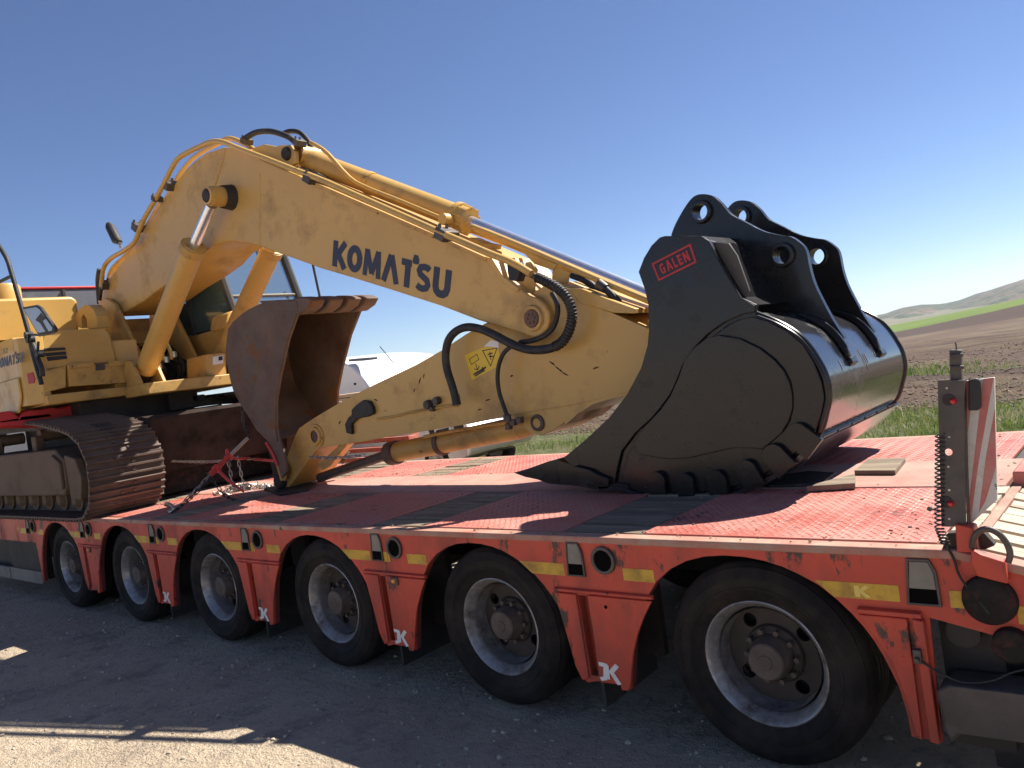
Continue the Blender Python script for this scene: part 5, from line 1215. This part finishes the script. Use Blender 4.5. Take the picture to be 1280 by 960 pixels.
mi = [mc.lerp(p_, .86) for p_ in mo]
MB().prism([(p_.x, p_.z) for p_ in mi], -.1775, -.1755).build('mirror_glass', 'mirror', o, loc=(0, 0, 0))
ms_ = [(-6.032,2.640),(-5.885,2.679),(-5.844,2.646),(-5.785,2.616),(-5.878,2.610),(-5.793,2.510),(-5.847,2.511),(-5.938,2.599)]
MB().prism(ms_, -.1790, -.1782).build('mirror_bracket', 'rubber', o, loc=(0, 0, 0))
MB().tube([(-6.347,-0.140,2.557),(-6.094,-0.140,2.516),(-5.775,-0.140,2.492)], .012, 8).build('mirror_arm', 'steel', E)
mb = MB()
for q_ in [(-6.350,-0.140,2.551),(-6.327,-0.140,2.512),(-6.160,-0.140,2.364)]: mb.lathe([(-.03, .0001), (-.03, .032), (.03, .032), (.03, .0001)], q_, n=12)
mb.build('mirror_clamp', 'rubber', E)
MB().tube(smooth_path([(-6.357,-0.130,2.515),(-6.284,-0.130,2.413),(-6.248,-0.130,2.317),(-6.204,-0.130,2.242),(-6.215,-0.130,2.172)], 3), .022, 10).build('mirror_stay', 'rubber', E)
MB().tube([(-6.182,-0.130,2.471),(-6.261,-0.130,2.333)], .012, 8).build('mirror_stay', 'rubber', E)
# boom foot and central bay
ft = [(-6.6, 2.0), (-7.95, 2.0), (-7.6, 2.95), (-7.35, 3.02), (-7.15, 2.92)]
MB().prism(ft, .99, 1.03).build('boom_foot_plate', 'yellow', E, bevel=.006)
MB().prism(ft, 1.57, 1.61).build('boom_foot_plate', 'yellow', E, bevel=.006)
MB().box((-8.05, .70, 2.0), (-7.97, 1.90, 2.86)).build('bulkhead', 'yellow_worn', E)
lf = [(-7.540,2.835),(-7.429,2.904),(-7.250,2.935),(-7.116,2.913),(-7.037,2.859),(-6.989,2.777),(-7.014,2.657),(-7.261,2.692),(-7.244,2.791),(-7.303,2.850),(-7.380,2.811),(-7.398,2.712),(-7.549,2.759)]
MB().prism(lf, .72, .84).build('lifting_eye', 'yellow', E, bevel=.008)
MB().box((-7.5, .70, 2.02), (-6.75, .98, 2.50)).build('valve_cover', 'yellow', E, bevel=.015)
rh = random.Random(5)
for k_ in range(10):
    y = 1.08+k_*.048; a1, a2, a3 = rh.uniform(-.12, .12), rh.uniform(-.10, .12), rh.uniform(-.15, .15)
    MB().tube(smooth_path([(-7.7, y, 2.3+a1), (-7.35+a2, y+.02, 2.42+a1), (-7.05+a1, y+a3*.3, 2.33+a2), (-6.88+a2*.5, y+a3*.5, 2.18), (-6.92+a1, y+a3*.5, 2.03)], 5), rh.choice((.014, .018, .022)), 8).build('valve_hose', 'rubber', E)
MB().box((-7.6, 1.06, 2.02), (-7.15, 1.55, 2.26)).build('valve_block', 'dark', E, bevel=.02)
mb = MB()
for k_ in range(3):
    y = 1.14+k_*.09
    mb.tube(smooth_path([(-7.25, y, 2.25), (-7.05, y, 2.45), (-6.88, y, 2.47), (-6.78, y, 2.36), (-6.78, y, 2.26)], 5), .020, 8)
mb.build('hydraulic_pipes', 'yellow', E)
mb = MB()
for (x, y, z) in ((-6.80, 1.16, 2.30), (-6.78, 1.26, 2.26), (-6.80, 1.36, 2.31), (-6.85, 1.22, 2.20)): mb.lathe([(-.03, .0001), (-.03, .035), (.03, .035), (.03, .0001)], (x, y, z), axis='z', n=8)
mb.build('pipe_unions', 'screw', E)
# cylinder lugs on the platform
for y in (.76, .985, 1.60, 1.80):
    MB().prism([(-6.60, 2.0), (-6.62, 2.18), (-6.55, 2.26), (-6.46, 2.26), (-6.40, 2.18), (-6.30, 2.0)], y-.018, y+.018).build('cylinder_lug', 'yellow_worn', E, bevel=.006)
# cab
CY0, CY1 = 1.74, 2.66
def bar(a, b, w, name='cab_pillar', mat='interior'):
    a, b = Vector(a), Vector(b); return MB().tube([a, b], w, 8).build(name, mat, E)
MB().prism([(-7.9, 2.02), (-6.22, 2.02), (-6.13, 2.12), (-6.12, 2.52), (-7.9, 2.52)], CY0, CY1).build('cab_base', 'yellow', E, bevel=.02)
MB().prism([(-7.95, 3.68), (-6.75, 3.68), (-6.50, 3.60), (-6.52, 3.55), (-7.95, 3.58)], CY0-.02, CY1+.02).build('cab_roof', 'yellow', E, bevel=.02)
for y in (CY0+.03, CY1-.03):
    bar((-6.13, y, 2.50), (-6.50, y, 3.60), .045); bar((-7.88, y, 2.50), (-7.90, y, 3.60), .05); bar((-7.05, y, 2.50), (-7.1, y, 3.6), .03)
bar((-6.13, CY0+.03, 2.52), (-6.13, CY1-.03, 2.52), .04, 'cab_sill'); bar((-6.235, CY0+.03, 2.83), (-6.235, CY1-.03, 2.83), .014, 'wiper_rail', 'lidgrey')
MB().add([(-6.14, CY0+.06, 2.52), (-6.14, CY1-.06, 2.52), (-6.50, CY1-.06, 3.58), (-6.50, CY0+.06, 3.58)], [(0, 1, 2, 3)]).build('windscreen', 'glass', E)
for y in (CY0+.02, CY1-.02):
    MB().add([(-6.2, y, 2.54), (-7.03, y, 2.54), (-7.08, y, 3.58), (-6.50, y, 3.58)], [(0, 1, 2, 3)]).build('side_window', 'glass', E)
    MB().add([(-7.08, y, 2.54), (-7.86, y, 2.54), (-7.88, y, 3.58), (-7.11, y, 3.58)], [(0, 1, 2, 3)]).build('side_window', 'glass', E)
MB().box((-7.9, CY0+.05, 2.52), (-7.84, CY1-.05, 3.0)).build('rear_panel', 'interior', E)
o = MB().prism([(-7.5, 2.52), (-6.95, 2.52), (-6.95, 2.75), (-7.3, 2.75), (-7.45, 3.35), (-7.6, 3.3)], 1.98, 2.42).build('operator_seat', 'interior', E, bevel=.03)
MB().box((-6.9, CY0+.08, 2.52), (-6.5, 1.96, 2.80)).build('control_console', 'interior', E, bevel=.03)
MB().box((-6.75, CY1-.30, 2.52), (-6.45, CY1-.1, 2.92)).build('control_console', 'interior', E, bevel=.03)
MB().box((-6.95, 2.02, 2.50), (-6.42, 2.60, 2.98)).build('dashboard', 'contgrey', E, bevel=.04)
MB().tube([(-6.32, 2.34, 3.1), (-6.47, 2.30, 3.55)], .008, 6).build('wiper', 'rubber', E)
MB().tube([(-6.5, 2.1, 2.52), (-6.45, 2.1, 2.95), (-6.5, 2.1, 3.0)], .018, 8).build('control_lever', 'interior', E)
MB().tube([(-6.5, 2.35, 2.52), (-6.42, 2.35, 2.92)], .018, 8).build('control_lever', 'interior', E)
MB().tube([(-6.001,2.720,3.130),(-5.962,2.720,2.742),(-5.947,2.720,2.622)], .014, 8).build('mirror_stay', 'rubber', E)
MB().prism([(1.640,2.628),(1.709,2.659),(1.704,2.575),(1.632,2.471),(1.592,2.498)], -6.4, -6.09, axis='x').build('step_bracket', 'yellow', E, bevel=.006)
o = MB().prism([(1.392,2.236),(1.615,2.243),(1.594,2.010),(1.364,2.009)], -6.6, -6.2, axis='x').build('cab_step_box', 'yellow_worn', E, bevel=.01)
MB().prism([(1.466,2.205),(1.583,2.212),(1.569,2.129),(1.452,2.123)], -6.199, -6.196, axis='x').build('sticker', 'white', o, loc=(0, 0, 0))
MB().prism([(1.527,2.200),(1.572,2.204),(1.566,2.163),(1.520,2.159)], -6.1955, -6.1935, axis='x').build('sticker_print', 'interior', o, loc=(0, 0, 0))
# work mirror / beacon on the boom back
q = [Vector(x_) for x_ in [(-8.370,1.600,4.076),(-8.341,1.600,4.031),(-8.225,1.600,3.850),(-8.152,1.600,3.805),(-8.154,1.600,3.738)]]
MB().tube([q[0], q[1], q[2], q[3]], [.035, .055, .058, .03], 14).build('round_mirror', 'rubber', E)
MB().tube([q[3], q[4]], .02, 8).build('mirror_stalk', 'chain', E)
MB().tube(smooth_path([(-7.698,1.120,3.400),(-7.783,1.120,3.290),(-7.820,1.120,3.134),(-7.838,1.120,3.029)], 3), .022, 10).build('hose', 'rubber', E)
MB().tube(smooth_path([(-7.390,1.000,3.306),(-7.416,1.000,3.181),(-7.517,1.000,3.024)], 3), .018, 10).build('hose', 'rubber', E)

# red folded tarp behind the near track
TBp = [(-0.649,1.834),(-0.633,1.953),(-0.327,1.917),(-0.247,1.929),(-0.168,1.933),(-0.122,1.881),(-0.111,1.857),(-0.078,1.905),(-0.021,1.920),(0.074,1.908),(0.160,1.919),(0.251,1.899),(0.379,1.922),(0.395,1.880),(0.439,1.874),(0.449,1.841),(0.515,1.823),(0.509,1.784),(0.377,1.707)]
ob = MB().prism(TBp, -7.25, -7.0, axis='x').build('folded_tarpaulin', 'redflat', bevel=.02); tag(ob, 'bright red folded tarpaulin lying between the excavator tracks', 'tarpaulin')

# ================================================================== CHAINS AND BINDERS
def link_at(mb, c_, d_, roll, L=.030, R=.0115, r=.0042):
    d_ = d_.normalized(); a_ = Vector((0, 0, 1)) if abs(d_.z) < .9 else Vector((1, 0, 0)); s_ = d_.cross(a_).normalized(); t_ = d_.cross(s_)
    w_ = s_*cos(roll)+t_*sin(roll); pts = []
    for k_ in range(10):
        an = 2*pi*k_/10; x = cos(an); pts.append(c_+d_*(R*x+(L-R if x > 0.01 else -(L-R) if x < -.01 else 0))+w_*R*sin(an))
    mb.tube(pts, r, 5, closed=True)
def chain(path, name, mat, label, L=.030, group='lashing chains between the excavator and the trailer deck'):
    P_ = smooth_path(path, 8); mb = MB(); s_ = 0; step = L*1.45; acc = 0; k_ = 0
    for a_, b_ in zip(P_, P_[1:]):
        seg_ = (b_-a_).length; d_ = b_-a_
        while acc <= seg_ and seg_ > 1e-6:
            link_at(mb, a_.lerp(b_, acc/seg_), d_, (pi/4 if k_ % 2 else -pi/4), L); acc += step; k_ += 1
        acc -= seg_
    o_ = mb.build(name, mat); tag(o_, label, 'chain', group); return o_
c_ = [(-6.182,0.780,1.253),(-5.760,0.780,1.232),(-5.295,0.780,1.217),(-4.940,0.780,1.220)]
chain(c_, 'lashing_chain', 'chain', 'taut steel chain running level from behind the track to the red hook', .034)
c_ = [(-4.075,1.000,1.176),(-3.916,1.000,1.164),(-3.710,1.000,1.157),(-3.413,1.000,1.164)]
chain(c_, 'lashing_chain', 'chain', 'steel chain passing behind the lower end of the excavator arm', .034)
hk = Vector([(-4.970,0.245)][0]).to_3d(); hk.z = DZ+.02
top = Vector([(-4.966,1.000,1.386)][0]); mid = hk.lerp(top, .42); m2 = hk.lerp(top, .62)
chain([hk, hk.lerp(top, .2)-Vector((0, 0, .01)), hk.lerp(top, .45)], 'lashing_chain', 'chain', 'steel chain slanting up from the deck edge hook to the red binder', .034)
chain([hk+Vector((.02, 0, .0)), hk.lerp(top, .22)+Vector((.03, 0, -.02)), hk.lerp(top, .45)+Vector((.02, 0, -.02))], 'lashing_chain', 'chaindark', 'second dark chain strand doubled beside the slanting chain', .032)
bt_ = hk.lerp(top, .45)
chain([bt_, bt_+Vector((.06, .03, -.10)), bt_+Vector((.12, .05, -.18)), bt_+Vector((.20, .10, -.235))], 'lashing_chain', 'chaindark', 'dark loose chain end hanging from the binder down to the deck', .032)
up_ = [(-4.966,1.000,1.386),(-5.013,1.000,1.503),(-5.009,1.000,1.610),(-4.979,1.000,1.715)]
chain(up_, 'lashing_chain', 'chaindark', 'dark chain hanging down the rusty bucket side above the binder', .030)
# binder
RBn = thing('ratchet_binder', 'red ratchet load binder with bare screw thread slanting above the deck', 'load binder', tuple(mid))
dd = (top-hk).normalized()
b0 = hk.lerp(top, .47); b1 = hk.lerp(top, .70); b2 = hk.lerp(top, .985)
MB().tube([b0, b0+dd*.05, b0+dd*.06, b1], [.024, .024, .020, .020], 14).build('barrel', 'binder', RBn, bevel=0)
MB().tube([b0+dd*.05, b0+dd*.09], .036, 16).build('ratchet_gear', 'binder', RBn)
mb = MB(); mb.tube([b1, b2], .0125, 12)
for k_ in range(22): c_ = b1.lerp(b2, k_/22); mb.tube([c_, c_+dd*.006], .0155, 12)
mb.build('screw_thread', 'screw', RBn)
hd = [(-5.101,0.750,1.174),(-4.944,0.750,1.073),(-4.728,0.750,0.974)]
HD = [b0+dd*.07, b0+dd*.07+(Vector(hd[1])-Vector(hd[0])), b0+dd*.07+(Vector(hd[2])-Vector(hd[0]))]
MB().tube(HD, [.016, .013, .009], 10).build('handle', 'binder', RBn)
MB().tube([b1-dd*.01, b1+dd*.03], .026, 12).build('end_nut', 'binder', RBn)
hp_ = [b1+dd*.0+Vector((0, 0, .0)), b1+Vector((-.01, 0, .05)), b1+Vector((.01, 0, .07)), b1+Vector((.03, 0, .04))]
MB().tube(smooth_path(hp_, 4), .009, 8).build('grab_hook', 'binder', RBn)
chain([b1+Vector((0, 0, -.01)), b1+Vector((.01, .0, -.12)), b1+Vector((.015, .0, -.22)), b1+Vector((.05, .03, -.30))], 'lashing_chain', 'chain', 'short bright chain hanging from the end of the red binder', .030)
# second binder, horizontal
SB = thing('lever_binder', 'red lever binder and hook lying level between chain and arm tip', 'load binder', tuple(Vector([(-5.168,1.000,1.194)][0])))
q = [Vector(x_) for x_ in [(-5.302,1.000,1.206),(-5.166,1.000,1.201),(-5.086,1.000,1.198),(-5.009,1.000,1.188),(-4.931,1.000,1.186),(-4.599,1.000,1.160)]]
mb = MB()
for a_ in (q[0], q[1], q[2]): link_at(mb, a_, Vector((1, 0, 0)), 0, .055, .024, .010)
mb.build('hook_links', 'binder', SB)
MB().tube([q[4], q[5]], .013, 10).build('rod', 'binder', SB)
mb = MB(); link_at(mb, q[3]+Vector((.03, 0, 0)), Vector((1, 0, 0)), 0, .05, .018, .006); mb.build('chain_link', 'chain', SB)
MB().tube([(-4.605,0.940,1.329),(-4.535,0.940,1.231),(-4.489,0.940,1.134)], .014, 10).build('lever', 'binder', SB)
c_ = [(-5.195,1.000,1.195),(-5.191,1.000,1.114),(-5.184,1.000,1.041),(-5.189,1.000,0.976)]
chain([Vector(x_) for x_ in c_]+[Vector((c_[-1][0]+.02, .95, DZ+.03))], 'lashing_chain', 'chain', 'bright chain dropping straight from the level binder to the chain heap', .030)
# heap of chain on the deck
rnd = random.Random(11); mb = MB()
pc_ = [Vector(x_).to_3d() for x_ in [(-5.526,0.899),(-5.338,0.929),(-5.441,1.068),(-5.311,1.098),(-5.230,1.165),(-5.089,1.193),(-5.020,1.224)]]
for i_, a_ in enumerate(pc_[:-1]):
    b_ = pc_[i_+1]; nn_ = 8 if 1 <= i_ <= 3 else 4
    for k_ in range(nn_*2):
        c_ = a_.lerp(b_, rnd.random())+Vector((rnd.gauss(0, .02), rnd.gauss(0, .03), DZ+.012+rnd.random()*(.05 if nn_ == 8 else .01)))
        link_at(mb, c_, Vector((rnd.gauss(0, 1), rnd.gauss(0, 1), rnd.gauss(0, .35))), rnd.uniform(0, 3), .032, .013, .0045)
o = mb.build('chain_heap', 'chain'); tag(o, 'heap of bright loose chain links lying on the deck by the arm tip', 'chain')
# hook at deck edge
mb = MB(); mb.tube(smooth_path([hk+Vector((-.10, .02, .03)), hk+Vector((-.13, .0, .045)), hk+Vector((-.08, -.01, .06)), hk+Vector((-.03, 0, .045)), hk+Vector((-.0, 0, .01)), hk+Vector((-.04, -.01, -.01)), hk+Vector((-.09, 0, .005))], 5), .012, 8)
o = mb.build('chain_hook', 'chain'); tag(o, 'steel grab hook gripping the deck edge at the foot of the slanting chain', 'hook')

# ================================================================== BACKGROUND VEHICLES
# silver car, front end seen under the arm
C = thing('silver_car', 'silver car parked behind the trailer, its headlamp showing under the excavator arm', 'car', (-9.0, 6.6, 0))
body = [(-11.6, .30), (-7.5, .30), (-7.22, .40), (-7.16, .62), (-7.18, .84), (-7.3, .93), (-8.4, 1.00), (-9.2, 1.04), (-9.9, 1.36), (-10.9, 1.40), (-11.5, 1.02), (-11.65, .95)]
MB().prism(body, 6.0, 7.6).build('body', 'grey', C, bevel=.05, seg=3)
MB().prism([(-9.25, .97), (-9.9, 1.33), (-10.85, 1.36), (-11.35, 1.03)], 5.99, 7.61).build('side_windows', 'interior', C)
for x in (-7.95, -10.9):
    for y in (6.0, 7.42):
        w_ = MB().lathe([(-.01, .0001), (-.01, .20), (-.012, .28), (.02, .31), (.18, .31)], (x, y, .31), n=28).build('wheel', 'tyre', C)
        MB().lathe([(-.015, .0001), (-.02, .10), (-.02, .19)], (x, y, .31), n=20).build('hub_cap', 'rim', w_, loc=(0, 0, 0))
hl_ = [(-7.864,0.832),(-7.223,0.895),(-7.189,0.805),(-7.830,0.726)]
o = MB().prism(hl_, 5.975, 5.999).build('headlamp', 'interior', C, bevel=.008)
hc = [(-7.496,0.839)][0]
MB().lathe([(5.962, .0001), (5.965, .05), (5.974, .06)], (hc[0], 0, hc[1]), n=20).build('lamp_reflector', 'lampgrey', o, loc=(0, 0, 0))
MB().prism([(-7.203,0.897),(-7.133,0.905),(-7.119,0.804),(-7.189,0.796)], 5.95, 5.974).build('corner_trim', 'vanwhite', C)
MB().prism([(-8.030,0.841),(-7.934,0.849),(-7.904,0.730),(-7.999,0.722)], 5.985, 5.9985).build('panel_gap', 'interior', C)
# white arched cab roof
V = thing('white_truck', 'white truck with big curved roof parked behind the excavator arm', 'truck', (-13.6, 10.8, 0))
va = [(-15.407,2.491),(-14.982,2.432),(-14.542,2.351),(-14.311,2.245),(-14.101,2.063),(-13.929,1.867),(-13.742,1.612),(-13.711,1.354),(-13.981,0.186),(-16.850,0.310),(-16.264,2.590)]
mb = MB(); mb.prism(va, 9.6, 12.6); mb.build('roof', 'vanwhite', V, bevel=.05)
MB().box((-19, 9.7, .3), (-14.4, 12.5, 1.6)).build('chassis', 'contgrey', V)
for x in (-15, -17.6): MB().lathe([(-.02, .0001), (-.02, .45), (.25, .45)], (x, 9.7, .48), n=24).build('wheel', 'tyre', V)
MB().prism([(-14.422,2.435),(-13.650,2.384),(-13.664,2.328),(-13.878,2.333),(-14.436,2.377)], 9.62, 9.9).build('roof_rack', 'contgrey', V, bevel=.01)
MB().tube([(-13.766,10.500,2.161),(-14.213,10.500,2.665)], .012, 6).build('antenna', 'rubber', V)
o = MB().lathe([(9.57, .0001), (9.57, .03), (9.6, .03)], ([(-14.282,1.805)][0][0], 0, [(-14.282,1.805)][0][1]), n=12).build('fuel_flap', 'interior', V)
# sawn boards stacked on another trailer
SBd = thing('board_stack', 'stack of pale sawn boards behind the arm, below the white truck', 'boards', (-10.5, 7.5, 0))
for k_ in range(6):
    zt = 1.60-k_*.075
    MB().box((-15.5, 7.0+.01*k_, zt-.062), (-9.85+.03*(k_ % 2), 8.4, zt)).build('board', 'planktan', SBd, bevel=.004)
MB().box((-15.4, 7.05, .0), (-14.9, 8.3, 1.14)).build('trestle', 'contgrey', SBd); MB().box((-10.6, 7.05, .0), (-10.1, 8.3, 1.14)).build('trestle', 'contgrey', SBd)
# red slatted ramp frame beyond the deck
RR = thing('red_ramp', 'faded red slatted steel ramp lying beyond the far side of the trailer', 'ramp', (-7.0, 3.6, 0))
for k_ in range(5):
    z = .66+k_*.10
    MB().box((-9.5, 3.3+.12*k_, z), (-5.9, 3.42+.12*k_, z+.055)).build('slat', 'deck', RR, bevel=.006)
for x in (-9.4, -7.6, -6.1):
    MB().box((x, 3.28, 0), (x+.08, 3.95, .66)).build('support', 'dark', RR)
    MB().prism([(3.28, .60), (3.95, 1.06), (3.95, .98), (3.28, .5)], x, x+.08, axis='x').build('stringer', 'deck', RR)
# container with red top rail
K = thing('curtain_trailer', 'slate grey covered trailer with thin red top rail behind the excavator hood', 'trailer', (-15.5, 2, 0))
kp = [(1.187,4.268),(3.757,4.279),(3.680,3.766),(1.121,3.770)]
y0_, y1_ = kp[0][0], kp[1][0]; zt = kp[1][1]
y1_ = min(y1_+.3, 4.6)
MB().box((-16.5, y0_, 1.2), (-14, y1_, zt-.03)).build('curtain', 'contgrey', K, bevel=.04)
MB().box((-16.52, y0_-.01, zt-.028), (-13.98, y1_+.01, zt+.01)).build('top_rail', 'redflat', K, bevel=.01)
for k_ in range(9):
    y = y1_-.25-k_*.72
    MB().box((-14.0, y, 1.3), (-13.96, y+.05, zt-.05)).build('strap', 'dark', K, bevel=.004)
    MB().box((-14.0, y+.2, zt-.55), (-13.97, y+.28, zt-.50)).build('buckle', 'vanwhite', K)
MB().box((-16.3, y0_+.3, .55), (-14.2, y1_-.3, 1.2)).build('chassis', 'dark', K)
for y in (y0_+1, y0_+2.2, y1_-1.2):
    MB().lathe([(-.02, .0001), (-.02, .5), (.25, .5)], (-14.1, y, .5), axis='x', n=24).build('wheel', 'tyre', K)

# ================================================================== HAZE
hz = bpy.data.materials.new('thin_haze'); hz.use_nodes = True
n_ = hz.node_tree.nodes; n_.remove(n_['Principled BSDF']); pv = n_.new('ShaderNodeVolumePrincipled'); pv.inputs['Density'].default_value = .00014
pv.inputs['Color'].default_value = (.80, .88, 1, 1); pv.inputs['Anisotropy'].default_value = .2
hz.node_tree.links.new(pv.outputs[0], n_['Material Output'].inputs['Volume']); M['hz'] = hz
MB().box((-6100, -6100, -60), (6100, 8100, 90)).build('haze', 'hz', kind='stuff')['kind'] = 'stuff'
